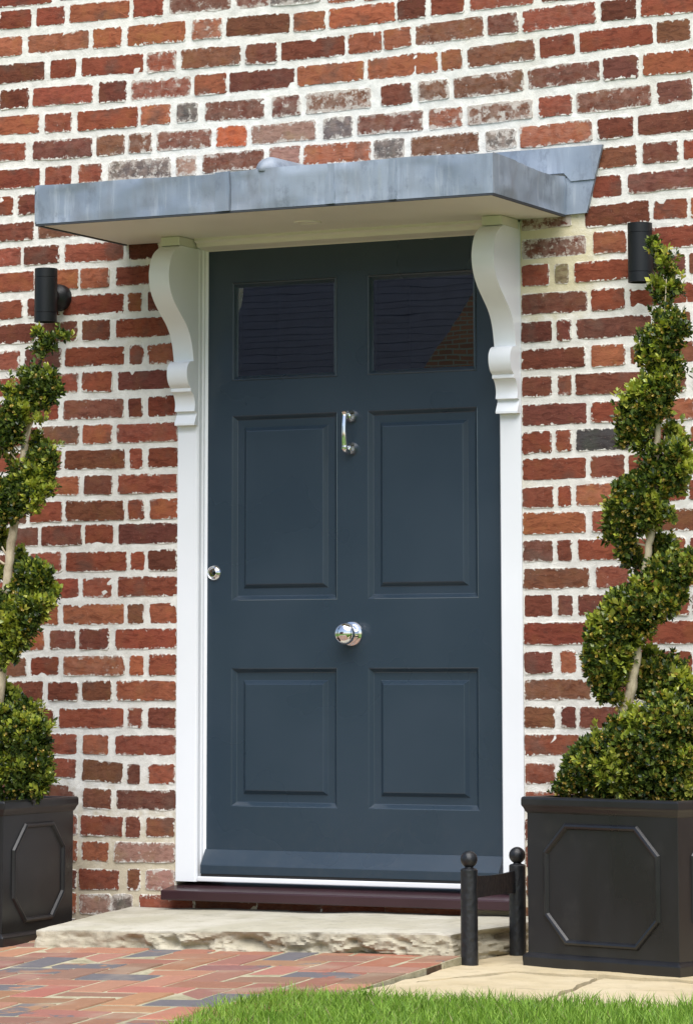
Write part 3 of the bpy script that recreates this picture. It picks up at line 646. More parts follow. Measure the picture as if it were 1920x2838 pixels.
# lead: fascia and top as one dressed sheet, gently dented
def lead_sheet():
    v, f = [], []; bm = bmesh.new()
    def patch(P, nu, nv, dent):
        vv = {}
        for i in range(nu+1):
            for j in range(nv+1):
                p, nrm = P(i/nu, j/nv); e = min(j/nv, 1-j/nv, .25)*4; e2 = min(1, min(i/nu, 1-i/nu)*20)
                d = dent*nz(p.x, p.y, p.z, 5, 3)*min(1, e*1.2)*e2; vv[i, j] = bm.verts.new(p+nrm*d)
        for i in range(nu):
            for j in range(nv): bm.faces.new((vv[i, j], vv[i+1, j], vv[i+1, j+1], vv[i, j+1]))
    sdz = lambda a: .004*math.sin(a*6)*min(1, (1-a)*5)-.008*math.sin(a*3.14)
    sag = lambda x: .0035*math.sin(x*5)+.002*math.sin(x*13+1)
    patch(lambda a, b: (Vector((CX0+(CX1-CX0)*a, CYF-.002*b, CZ0+(CZ1-CZ0)*b+sag(CX0+(CX1-CX0)*a)*b)), Vector((0, -1, 0))), 160, 14, .008)
    patch(lambda a, b: (Vector((CX1+.0001, (CYF-.002*b)*(1-a), CZ0+(CZ1-CZ0)*b+sdz(a)*b)), Vector((1, 0, 0))), 50, 14, .010)
    patch(lambda a, b: (Vector((CX0, CYF*(1-a), CZ0+(CZ1-CZ0)*b)), Vector((-1, 0, 0))), 40, 10, .004)
    patch(lambda a, b: (Vector((CX0+(CX1-CX0)*a, CYF*(1-b), CZ1+sag(CX0+(CX1-CX0)*a)*(1-b)+sdz(b)*max(0, a*8-7)+.012*b*min(1, (1-a)*8))), Vector((0, 0, 1))), 160, 50, .003)
    bmesh.ops.remove_doubles(bm, verts=bm.verts, dist=.003)
    return bm
lead = bmobj('lead_covering', lead_sheet(), M_LEAD, can, True); autosm(lead, 35)
# welts and laps in the lead
def welt(x, w, z0, z1):
    bm = bmesh.new(); n = 10
    for s in range(n):
        za, zb2 = z0+(z1-z0)*s/n, z0+(z1-z0)*(s+1)/n; ox = .0015*nz(x, 0, za, 30, 2); ox2 = .0015*nz(x, 0, zb2, 30, 2)
        q = [bm.verts.new(p) for p in ((x+ox-w, CYF-.001, za), (x+ox, CYF-.0075, za), (x+ox+.0015, CYF-.0005, za), (x+ox2-w, CYF-.001, zb2), (x+ox2, CYF-.0075, zb2), (x+ox2+.0015, CYF-.0005, zb2))]
        bm.faces.new((q[0], q[1], q[4], q[3])); bm.faces.new((q[1], q[2], q[5], q[4]))
    lp = bmobj('lead_lap', bm, M_LEAD, can)
    if w > .04: box('lap_seam_shade', x+.0012, x+.0030, CYF-.0035, CYF+.001, z0+.002, z1-.003, M_LEADSEAM_SHADE, lp)  # dark strip along the seam stands in for the lap's shadow line
for px, w in ((637, .05), (927, .03), (1098, .025)): welt(hitY(px, 520, CYF)[0], w, CZ0, CZ1)
# wood-cored roll running back over the top
rx = hitY(722, 450, CYF)[0]+.005; v, f = [], []
n, m = 14, 18
for i in range(m+1):
    u = i/m; y = CYF-.006+(abs(CYF)-.03)*u; r = .042*math.sin(min(1, u*9+.12)*math.pi/2)
    for k in range(n+1):
        a = math.pi*k/n; v.append((rx+r*1.0*math.cos(a), y-.006*math.sin(a)*(u < .02), CZ1-.006+.012*u+r*1.15*math.sin(a)))
for i in range(m):
    for k in range(n): q = i*(n+1)+k; f.append((q, q+1, q+n+2, q+n+1))
f.append(tuple(range(n+1))); mk('lead_roll', v, f, M_LEAD, can, True)
# flashing on the wall
TR = hitY(1675, 401, 0); BR = hitY(1629, 588, 0)
bm = bmesh.new()
def plate(pts, y0, y1, name):
    bm = bmesh.new(); a = [bm.verts.new((x, y0+.0015*nz(x, 0, z, 20, 2), z)) for x, z in pts]; b = [bm.verts.new((x, y1, z)) for x, z in pts]
    bm.faces.new(a); bm.faces.new(b)
    for i in range(len(pts)): j = (i+1) % len(pts); bm.faces.new((a[i], a[j], b[j], b[i]))
    bmobj(name, bm, M_LEAD, can)
zs_ = CZ1-.014
fx = lambda z: BR[0]+(TR[0]-BR[0])*(z-BR[2])/(TR[2]-BR[2])
plate([(CX1-.002, CZ0+.001), (BR[0], BR[2]-.002), (fx(2.09), 2.093), (CX1-.002, 2.098)], -.012, .004, 'flashing')
plate([(CX0-.03, 2.118), (CX1-.004, 2.112), (CX1+.018, 2.086), (fx(2.086)+.001, 2.088), (TR[0], TR[2]), (CX0-.06, TR[2]-.004)], -.017, -.006, 'flashing')
# drip edge under the lead, soffit board, recessed light
bm = bmesh.new()
for q in ((CX0+.001, CX1-.001, CYF+.001, CYF+.010), (CX0+.001, CX0+.010, CYF+.010, -.004), (CX1-.010, CX1-.001, CYF+.010, -.014)): addbox(bm, q[0], q[1], q[2], q[3], CZ0-.006, CZ0+.0005)
bmobj('drip_edge', bm, M_LEADEDGE, can)
box('soffit', CX0+.012, CX1-.012, CYF+.012, -.003, CZ0-.003, CZ0+.02, M_SOFFIT, can)
p = hitZ(853, 615, CZ0-.003); lathe('recessed_light', [(.0005, .001), (.028, .001), (.030, -.002), (.040, -.0035), (.042, -.001), (.042, .004)], M_SOFFIT, can, 32, Matrix.Translation((p[0], p[1], CZ0-.003)))
# brackets
SC = [(-.120, 1.952), (-.137, 1.945), (-.168, 1.925), (-.186, 1.900), (-.196, 1.868), (-.197, 1.848), (-.192, 1.820), (-.177, 1.790), (-.150, 1.760), (-.113, 1.730), (-.082, 1.704), (-.060, 1.676), (-.046, 1.645), (-.038, 1.612), (-.035, 1.594)]
SC2 = [(-.052, 1.593), (-.066, 1.586), (-.077, 1.570), (-.079, 1.552), (-.076, 1.536), (-.067, 1.520), (-.054, 1.510)]
SC3 = [(-.052, 1.509), (-.052, 1.498), (-.043, 1.496), (-.033, 1.485), (-.026, 1.470), (-.0245, 1.455), (-.028, 1.438)]
SC4 = [(-.013, 1.436), (-.013, 1.430), (-.028, 1.400), (-.028, 1.394)]
def bez(P, n=4):
    out = []
    for i in range(len(P)-1):
        p0, p1, p2, p3 = [Vector(P[max(0, min(len(P)-1, i+d))]) for d in (-1, 0, 1, 2)]
        for k in range(n):
            t = k/n; out.append(tuple(.5*((2*p1)+(-p0+p2)*t+(2*p0-5*p1+4*p2-p3)*t*t+(-p0+3*p1-3*p2+p3)*t**3)))
    return out+[P[-1]]
for s, x0, x1 in ((-1, -.588, -.5165), (1, .5165, .588)):
    prof = [(-.0045, 1.952)]+bez(SC)+bez(SC2)+bez(SC3, 3)+SC4+[(-.0045, 1.394)]
    bm = bmesh.new(); a = [bm.verts.new((x0, y, z)) for y, z in prof]; b = [bm.verts.new((x1, y, z)) for y, z in prof]
    for i in range(len(prof)): j = (i+1) % len(prof); bm.faces.new((a[i], a[j], b[j], b[i]))
    fa = bm.faces.new(a); fb = bm.faces.new(b)
    bmesh.ops.recalc_face_normals(bm, faces=bm.faces)
    br = bmobj('bracket', bm, M_WHITE, can); autosm(br, 24)
    box('cap_block', x0+.002, x1-.002, -.128, -.006, 1.9525, CZ0-.004, M_SOFFIT, br, .002)

# ------------------------------------------------------------------ wall lights
def wall_light(px, y0, y1, label):
    a, b = hitY(px, y0, -.088), hitY(px, y1, -.088); h = a[2]-b[2]; r = .0365
    t = empty('wall_light', (a[0], -.088, b[2]), label, 'wall light', 'black cylinder wall lights')
    lathe('cylinder_body', [(r-.004, .012), (r-.004, 0), (r, 0), (r, .028), (r-.0012, .0288), (r-.0012, .0302), (r, .031), (r, h-.031), (r-.0012, h-.0302), (r-.0012, h-.0288), (r, h-.028), (r, h), (r-.004, h), (r-.004, h-.012)], M_BLACKMETAL, t, 48, local=True)
    lathe('lens', [(.0005, .010), (r-.0042, .010), (r-.0042, .006), (.0005, .006)], M_GLASS, t, 24, local=True)
    mt = Matrix.Translation((0, .080, h*.5)) @ YROT
    lathe('mounting_plate', [(.0005, -.010), (.0435, -.010), (.0435, .012), (.040, .020), (.030, .030), (.024, .036), (.022, .055), (.0005, .056)], M_BLACKMETAL, t, 36, mt, local=True)
wall_light(128, 744, 892, 'black up and down wall light above the left-hand topiary')
wall_light(1772.5, 618, 782, 'black up and down wall light beside the right-hand topiary tip')

# ------------------------------------------------------------------ paving
pathbed_edge = [hitP(1226, 2668, *PATH), hitP(1008, 2737, *PATH)]
e0, e1 = pathbed_edge[0][:2], pathbed_edge[1][:2]
ed = (e0-e1)/np.linalg.norm(e0-e1); en = np.array([ed[1], -ed[0]])         # along the edge towards the house / outwards (right)
SFL, SFR = hitZ(83, 2630, -.182), hitZ(1254, 2676, -.175)                   # foot of the step's front corners
path = None
far = e1-ed*7
bedpoly = [tuple(e0+ed*.25), tuple(far), (-4.2, far[1]), (-4.2, -.02), (-.3, -.02)]
bm = bmesh.new(); a = [bm.verts.new((x, y, zp(x, y, PATH)-.0022)) for x, y in bedpoly]; b = [bm.verts.new((x, y, -.9)) for x, y in bedpoly]
bm.faces.new(a)
for i in range(len(a)): j = (i+1) % len(a); bm.faces.new((a[i], a[j], b[j], b[i]))
path = tag(bmobj('brick_path', bm, M_SAND), kind='structure')
def clip(poly, p, n):                                             # keep the side where (q-p).n <= 0
    out = []
    for i in range(len(poly)):
        a, b = poly[i], poly[(i+1) % len(poly)]; da, db = (a-p)@n, (b-p)@n
        if da <= 0: out.append(a)
        if da*db < 0: out.append(a+(b-a)*da/(da-db))
    return out
sfd = (SFR[:2]-SFL[:2])/np.linalg.norm(SFR[:2]-SFL[:2]); sfn = np.array([-sfd[1], sfd[0]])   # towards the house
W_ = .1125; pav = []
for i in range(-60, 60):
    for j in range(-80, 40):
        k = (i-j) % 4
        if k == 0: cells = (i, i+2, j, j+1)
        elif k == 3: cells = (i, i+1, j, j+2)
        else: continue
        g_ = .0058; q = [(cells[0]*W_+g_, cells[2]*W_+g_), (cells[1]*W_-g_, cells[2]*W_+g_), (cells[1]*W_-g_, cells[3]*W_-g_), (cells[0]*W_+g_, cells[3]*W_-g_)]
        org = e0+en*.0
        jx, jy, ja = random.uniform(-.0022, .0022), random.uniform(-.0022, .0022), random.uniform(-.012, .012)
        cx, cy = (cells[0]+cells[1])/2*W_, (cells[2]+cells[3])/2*W_
        q = [((x-cx)*math.cos(ja)-(y-cy)*math.sin(ja)+cx+jx, (x-cx)*math.sin(ja)+(y-cy)*math.cos(ja)+cy+jy) for x, y in q]
        q = [org+en*x+ed*y for x, y in q]; c = sum(q)/4
        if c[0] < -4 or c[1] < -5 or c[1] > .1: continue
        q = clip(q, e0, en)
        if len(q) > 2 and c[0] > -.75: q = clip(q, SFL[:2]+sfn*.03, sfn)
        elif len(q) > 2: q = clip(q, np.array([0, -.03]), np.array([0, 1.]))
        if len(q) < 3: continue
        ar = .5*abs(sum(q[a][0]*q[(a+1) % len(q)][1]-q[(a+1) % len(q)][0]*q[a][1] for a in range(len(q))))
        if ar < .0012: continue
        c = sum(q)/len(q)
        if inside([c[0]], [c[1]], lawn_poly)[0] and inside([c[0]-.16], [c[1]+.02], lawn_poly)[0]: continue
        cc = M.T @ (np.array([c[0], c[1], zp(c[0], c[1], PATH)])-C); sx_, sy_ = cc[0]/cc[2]*F+PP[0], cc[1]/cc[2]*F+PP[1]
        pav.append((q, -60 < sx_ < 1980 and sy_ < 2880))
def paver_geo(q):
    c = sum(q)/len(q); zo = random.uniform(-.002, .002); ti = random.uniform(-.012, .012), random.uniform(-.012, .012)
    zt_ = lambda p: zp(p[0], p[1], PATH)+zo+ti[0]*(p[0]-c[0])+ti[1]*(p[1]-c[1])
    n_ = len(q); v = [(p[0], p[1], zt_(p)-.05) for p in q]+[(p[0], p[1], zt_(p)-.0035) for p in q]
    v += [(*(p+(c-p)*(.004/max(.02, np.linalg.norm(c-p)))), zt_(p)) for p in q]
    f = [(k, (k+1) % n_, n_+(k+1) % n_, n_+k) for k in range(n_)]+[(n_+k, n_+(k+1) % n_, 2*n_+(k+1) % n_, 2*n_+k) for k in range(n_)]+[tuple(range(2*n_, 3*n_))]
    base = random.choice([(.31, .150, .092), (.285, .135, .085), (.33, .170, .108), (.26, .125, .085), (.235, .120, .088)])
    mixv = random.choices([.0, .12, .35, .75, 1.0], [.40, .27, .15, .10, .08])[0]
    return v, f, (*(x*random.uniform(.88, 1.12) for x in base), mixv)
def colmesh(name, V, Fc, cols, mat, parent):
    me = bpy.data.meshes.new(name); me.from_pydata([tuple(map(float, p)) for p in V], [], Fc)
    bm = bmesh.new(); bm.from_mesh(me); bmesh.ops.recalc_face_normals(bm, faces=bm.faces); bm.to_mesh(me); bm.free()
    at = me.color_attributes.new('bcol', 'FLOAT_COLOR', 'POINT'); at.data.foreach_set('color', np.array(cols, np.float32).ravel())
    return link(name, me, mat, parent)
RV, RF, RC = [], [], []
for q, seen in pav:
    v, f, c = paver_geo(q)
    if seen: colmesh('paver', v, f, [c]*len(v), M_PAVER, path)
    else: b = len(RV); RV += v; RF += [tuple(i+b for i in t) for t in f]; RC += [c]*len(v)
tag(colmesh('pavers_beyond', RV, RF, RC, M_PAVER, path), kind='stuff')

# flagstones
fl = tag(mk('stone_paving', [(x, y, zp(x, y, FLAGP)-.022) for x, y in ((.62, -.02), (4, -.02), (4, -1.3), (LB[8][0], LB[8][1]-.02), (LB[6][0], LB[6][1]), (.66, -1.2))], [(0, 1, 2, 3, 4, 5)], M_SAND), kind='structure')
def flag(pts, dz, seed):
    """a riven slab: ragged outline, gently uneven top"""
    r = random.Random(seed); P2 = []
    for i in range(len(pts)):
        a, b = np.array(pts[i]), np.array(pts[(i+1) % len(pts)]); L_ = np.linalg.norm(b-a); n_ = max(2, int(L_/.03))
        nn = np.array([b[1]-a[1], a[0]-b[0]])/L_
        for k in range(n_):
            p = a+(b-a)*k/n_; P2.append(p+nn*(.010*nz(p[0], p[1], seed, 9, 3)))
    bm = bmesh.new(); top = [bm.verts.new((p[0], p[1], 0)) for p in P2]; fc = bm.faces.new(top)
    bmesh.ops.triangulate(bm, faces=[fc]); bmesh.ops.subdivide_edges(bm, edges=[e for e in bm.edges if not e.is_boundary], cuts=2, use_grid_fill=True)
    bmesh.ops.triangulate(bm, faces=bm.faces[:])
    edge = [e for e in bm.edges if e.is_boundary]
    for v in bm.verts: v.co.z = zp(v.co.x, v.co.y, FLAGP)+dz+.004*nz(v.co.x, v.co.y, seed, 7, 3)
    ex = bmesh.ops.extrude_edge_only(bm, edges=edge); 
    for v in [g for g in ex['geom'] if isinstance(g, bmesh.types.BMVert)]: v.co.z -= .045
    return bmobj('flagstone', bm, M_FLAG, fl)
jl = [hitP(x, y, *FLAGP)[:2] for x, y in ((1010, 2738), (1150, 2722), (1420, 2696), (1650, 2708), (1905, 2722), (2300, 2742))]
jf = lambda i, d=0: (jl[i][0], jl[i][1]+d)
pe = lambda t: tuple(e0-ed*t+en*.012)
flag([(.60, -.02), (jl[5][0]-.05, -.02), jf(5, .012), jf(4, .012), jf(3, .012), jf(2, .012), jf(1, .012), pe(.10), (.655, -.66), (.60, -.55)], .002, 1)
flag([(jl[5][0]-.035, -.02), (2.6, -.02), (2.6, jl[5][1]-.05), (jl[5][0]+.015, jl[5][1]+.01)], -.001, 2)
lf = lambda i: (LB[i][0], LB[i][1]-.03)
flag([pe(.13), jf(1, 0), jf(2, 0), jf(3, 0), lf(8), lf(7), lf(6), pe(.72)], -.003, 3)
flag([jf(3, 0) if False else (jl[3][0]+.02, jl[3][1]), jf(4, 0), jf(5, -.01), lf(10), lf(9), (lf(8)[0]+.015, lf(8)[1])], -.005, 4)
flag([(2.615, -.02), (3.6, -.02), (3.6, jl[5][1]-.1), (2.615, jl[5][1]-.05)], 0, 5)

# ------------------------------------------------------------------ stone step
def step():
    # top corners
    FLt = np.array([SFL[0]+.006, SFL[1]+.020, -.128]); FRt = np.array([SFR[0]-.015, SFR[1]+.030, -.089])
    BLt = np.array([-.745, -.006, -.100]); BRt = np.array([.70, -.006, -.088])
    bm = bmesh.new(); NU, NV = 420, 26; g = {}
    for i in range(NU+1):
        for j in range(NV+1):
            u, v = i/NU, j/NV; p = (1-v)*((1-u)*FLt+u*FRt)+v*((1-u)*BLt+u*BRt)
            rag = (1-v)**6
            x, y, z = p
            y += rag*(.016*nz(x, 0, 3, 3.2, 3)+.006*nz(x, 0, 7, 22, 2)); z += .004*nz(x, y, 0, 4, 3)*min(1, v*8+.2)-.003*(1-v)**20-.005*max(0, (u-.97)/.03)*1.0
            if u < .02: x += .006*nz(x, y, 1, 12, 2)
            if u > .98: x += .012*nz(x, y, 1, 8, 2)
            g[i, j] = bm.verts.new((x, y, z))
    for i in range(NU):
        for j in range(NV): bm.faces.new((g[i, j], g[i+1, j], g[i+1, j+1], g[i, j+1]))
    # riven faces: left end, front, right end
    loop = [g[0, j] for j in range(NV, -1, -1)]+[g[i, 0] for i in range(1, NU+1)]+[g[NU, j] for j in range(1, NV+1)]
    prev = loop; NS = 30; m_ = len(loop)
    for s in range(1, NS+1):
        cur = []
        for k, v0 in enumerate(loop):
            x, y, z0 = v0.co; t = s/NS; z = z0+(-.235-z0)*t
            if k <= NV: nrm = Vector((-1, 0, 0))
            elif k >= NV+NU: nrm = Vector((1, 0, 0))
            else: nrm = Vector((0, -1, 0))
            rough = .25+.75*min(1, max(0, (x+.50)/.25)) if k < NV+NU else 1
            # conchoidal chips: undercut hollows below a hard upper edge
            c1_ = nz(x, y*.3, z*2.0, 8.5, 3); c2_ = mn.ridged_multi_fractal(Vector((x*26, y*8, z*60)), 1.0, 2.0, 4, 1.0, 2.0)-1.0; c3_ = abs(nz(x+4, y, z*2.5, 17, 2))
            dep = rough*(max(0, c1_-.02)*-.055*min(1, t*6)-.014*c3_*min(1, t*5)+.0035*c2_*min(1, t*8))+.020*rough*t+.004*math.sin(t*3)
            cur.append(bm.verts.new(Vector((x, y, z))+nrm*dep))
        for k in range(m_-1): fc_ = bm.faces.new((prev[k], prev[k+1], cur[k+1], cur[k])); fc_.material_index = 1 if s > 1 else 0
        prev = cur
    o = bmobj('stone_step', bm, M_STEP, None, True); o.data.materials.append(M_RIVEN); autosm(o, 22)
    return tag(o, 'buff sandstone doorstep slab with a rough split front edge', 'step')
step()

# ------------------------------------------------------------------ boot scraper
P1, P2_ = hitZ(1301, 2676, -.176), hitZ(1435, 2653, -.176)
bs = empty('boot_scraper', tuple(P1), 'black cast iron boot scraper with two ball-topped posts by the step', 'boot scraper')
for i, P in enumerate((P1, P2_)):
    x, y = P[0], P[1]; s = 1-.012*i
    z0 = zp(x, y, FLAGP)-.02; zt_ = hitY(1301 if i == 0 else 1435, 2408 if i == 0 else 2396, y)[2]; r = .0235
    po = lathe('post', [(.001, z0), (r*1.04, z0), (r*1.02, z0+.05), (r, zt_-.02), (r, zt_-.004), (r-.004, zt_), (.013, zt_+.001), (.011, zt_+.004), (.0005, zt_+.0045)], M_IRON, bs, 28, Matrix.Translation((x, y, 0)))
    rb = .0235; lathe('ball_finial', [(rb*math.sin(rad(a)) if a not in (0, 180) else .0005, zt_+.003+rb*.93-rb*math.cos(rad(a))) for a in range(22, 181, 11)]+[(.0005, zt_+.003+rb*1.93)], M_IRON, po, 28, Matrix.Translation((x, y, 0)))
bm = bmesh.new(); zt1, zb1 = hitY(1301, 2428, P1[1])[2], hitY(1301, 2493, P1[1])[2]
n = 14; rowsv = []
for i in range(n+1):
    u = i/n; x = P1[0]+(P2_[0]-P1[0])*u; y = P1[1]+(P2_[1]-P1[1])*u; dip = .006*math.sin(u*math.pi)
    rowsv.append([bm.verts.new((x+dx, y, z)) for dx, z in ((-.005, zb1+dip*.4), (.005, zb1+dip*.4), (.0035, zt1-dip), (-.0035, zt1-dip))])
for i in range(n):
    for k in range(4): bm.faces.new((rowsv[i][k], rowsv[i][(k+1) % 4], rowsv[i+1][(k+1) % 4], rowsv[i+1][k]))
bmobj('blade', bm, M_IRON, bs)

# ------------------------------------------------------------------ planters
def planter(loc, rz, W, D, Hh, label):
    """origin: front right bottom corner; box runs to -x and +y"""
    t = empty('planter', loc, label, 'planter', 'black square planters', rz=rz)
    lip = .012
    def shell(name, rings, mat, parent, cap=True):
        v, f = [], []
        for ins, z in rings: v += [(-W+ins, ins, z), (-ins, ins, z), (-ins, D-ins, z), (-W+ins, D-ins, z)]
        for k in range(len(rings)-1):
            for i in range(4): f.append((k*4+i, k*4+(i+1) % 4, k*4+4+(i+1) % 4, k*4+4+i))
        if cap: f.append((0, 1, 2, 3))
        bm = bmesh.new(); vv = [bm.verts.new(p) for p in v]
        for q in f: bm.faces.new([vv[i] for i in q])
        bmesh.ops.recalc_face_normals(bm, faces=bm.faces)
        e = [e for e in bm.edges if abs(e.verts[0].co.z-e.verts[1].co.z) > .004 or len(e.link_faces) == 2 and e.calc_face_angle(0) > .5]
        bmesh.ops.bevel(bm, geom=e, offset=.003, segments=2, affect='EDGES', profile=.6)
        return bmobj(name, bm, mat, parent, local=True)
    shell('body', [(lip, .038), (lip, Hh-.043)], M_PLANTER, t, False)
    shell('plinth', [(.002, 0), (.0, .028), (lip-.004, .036), (lip+.002, .040)], M_PLANTER, t)
    shell('rim', [(lip+.001, Hh-.046), (lip-.004, Hh-.040), (.004, Hh-.030), (0, Hh-.024), (0, Hh-.004), (.004, Hh), (.026, Hh), (.030, Hh-.01), (.030, Hh-.09)], M_PLANTER, t, False)
    mk('soil', [(-W+.02, .02, Hh-.045), (-.02, .02, Hh-.045), (-.02, D-.02, Hh-.045), (-W+.02, D-.02, Hh-.045)], [(0, 1, 2, 3)], M_SOIL, t, local=True)
    # raised octagonal bead on each face
    for face in range(4):
        fw = W if face % 2 == 0 else D; a = fw*.5-.080; zc = Hh*.492; b = Hh*.5-.074; c = .072
        oc = [(-a+c, b), (a-c, b), (a, b-c), (a, -b+c), (a-c, -b), (-a+c, -b), (-a, -b+c), (-a, b-c)]
        bm = bmesh.new(); rr = []
        for off, hgt in ((.009, -.001), (.005, .0065), (0, .0085), (-.005, .0065), (-.009, -.001)):
            s1, s2 = (a+off)/a, (b+off)/b; L = []
            for (x, z) in oc:
                x, z = x*s1, z*s2+zc; dd = lip-hgt
                p = {0: (x-W/2, dd, z), 1: (-dd, x+D/2, z), 2: (-x-W/2, D-dd, z), 3: (-W+dd, -x+D/2, z)}[face]; L.append(bm.verts.new(p))
            rr.append(L)
        for k in range(4):
            for i in range(8): bm.faces.new((rr[k][i], rr[k][(i+1) % 8], rr[k+1][(i+1) % 8], rr[k+1][i]))
        bmobj('octagon_moulding', bm, M_PLANTER, t, local=True)
    for x in (-W+.05, -.05):
        for y in (.05, D-.05): box('foot', x-.02, x+.02, y-.02, y+.02, -.008, .001, M_RUBBER, t, local=True)
    return t
pl = hitZ(8, 2629, -.182); hl = hitY(8, 2222, pl[1])[2]-pl[2]
planter(tuple(pl), rad(3), .47, .47, hl, 'black planter with octagon moulding, left of the door, cut by the picture edge')
YAW = rad(-17); PZ = -.176; pr_ = hitZ(1446, 2679, PZ); hr = hitY(1448, 2208, pr_[1])[2]-PZ
dr = np.array([math.cos(YAW), math.sin(YAW)]); W2 = .5
for it in range(30):
    q = pr_[:2]+dr*W2; cc = M.T @ (np.array([q[0], q[1], PZ])-C); W2 += (1884-(cc[0]/cc[2]*F+PP[0]))/1200
q = pr_[:2]+dr*W2
planter((q[0], q[1], PZ), YAW, W2, .45, hr, 'black planter with octagon moulding, right of the door beside the boot scraper')

# ------------------------------------------------------------------ spiral topiaries
A_ = lambda x, y, r: (1560+.2754*x, 640+.2754*y, .2754*r)
B_ = lambda x, y, r: (1560+.2754*x, 1250+.2754*y, .2754*r)
C_ = lambda x, y, r: (1500+.2672*x, 1800+.2672*y, .2672*r)
D_ = lambda x, y, r: (.2237*x, 880+.2237*y, .2237*r)
E_ = lambda x, y, r: (.2237*x, 1380+.2237*y, .2237*r)
F_ = lambda x, y, r: (.1937*x, 1800+.1937*y, .1937*r)
def bl(fn, dep, *t): return [(*fn(*t[i:i+3]), dep) for i in range(0, len(t), 3)]
FR, BK, MD = -.045, .055, 0.
right = bl(A_, MD, 910,110,22, 930,200,48, 980,280,52, 1040,350,70, 1060,430,62, 930,560,62, 1000,600,60, 1120,590,70, 960,680,32, 1050,760,42, 1000,880,72) + \
 bl(A_, FR*.5, 1110,920,100, 1180,1000,80, 1060,1040,105, 900,1080,100, 830,1190,80, 950,1200,110, 1060,1180,90, 870,1300,100, 1000,1320,120, 1110,1340,85, 1140,1440,62, 1000,1450,110, 900,1480,80) + \
 bl(A_, FR, 1040,1560,100, 900,1600,120, 770,1640,95, 1000,1700,95, 850,1750,140, 680,1780,115, 640,1900,90, 750,1930,140, 890,1830,110, 1000,1810,70, 620,2020,72, 720,2060,115, 800,1990,90, 640,2130,72, 760,2170,70) + \
 bl(A_, BK, 1080,2000,52, 1130,2080,80, 1180,2160,80, 1060,2120,52, 840,2060,70) + bl(A_, MD, 1000,2270,120, 1140,2250,115) + \
 bl(B_, FR*.6, 1140,60,130, 980,80,135, 1190,200,95, 1050,220,140, 890,180,105, 1140,330,100, 950,350,160) + \
 bl(B_, FR, 760,350,110, 630,380,100, 800,480,160, 630,520,130, 530,600,100, 700,640,160, 890,560,135, 510,740,80, 650,780,120, 790,710,115, 1050,640,34, 940,680,65, 1100,690,24, 570,870,80, 450,870,42, 640,950,90) + \
 bl(B_, BK*.6, 700,1060,80, 610,1080,52, 730,1140,70, 960,900,75, 1050,960,85, 1095,1020,70, 960,1060,64) + \
 bl(B_, FR*.5, 960,1200,110, 1080,1180,112, 1200,1150,92, 1270,1060,42, 1240,1250,82, 1100,1330,130, 910,1340,115, 770,1340,70, 1140,1440,100, 950,1480,150) + \
 bl(B_, FR, 760,1480,130, 610,1480,90, 510,1500,60, 1050,1570,100, 850,1620,150, 650,1630,140, 490,1620,90, 340,1710,72, 450,1780,120, 650,1780,140, 800,1750,100, 290,1840,72, 360,1920,110, 550,1920,140, 700,1880,95, 850,1850,42, 270,2050,80, 400,2080,140, 540,2090,130, 640,2030,70, 340,2210,90, 480,2230,120, 600,2190,65) + \
 bl(B_, BK, 850,2060,72, 900,2140,100, 1000,2200,120, 1120,2200,100, 1180,2280,82, 850,2250,82) + \
 bl(C_, BK*.7, 1150,250,140, 1340,300,140, 1440,400,120, 1250,450,170, 1050,420,90, 1490,550,120) + bl(C_, FR*.8, 600,240,110, 690,300,130, 790,340,80, 650,440,90, 750,470,65, 790,540,45) + \
 bl(C_, FR*.6, 900,1000,280, 640,1150,280, 1180,1000,300, 480,1250,240, 800,1280,280, 1180,1280,280, 1420,820,230, 1450,1150,190, 1000,820,180, 1290,680,200, 380,1360,180, 1450,1430,170, 650,1460,140, 950,1460,140, 1250,1480,140, 220,1440,80) + \
 bl(C_, BK*1.3, 900,1150,330, 1250,1100,330, 600,1280,220)
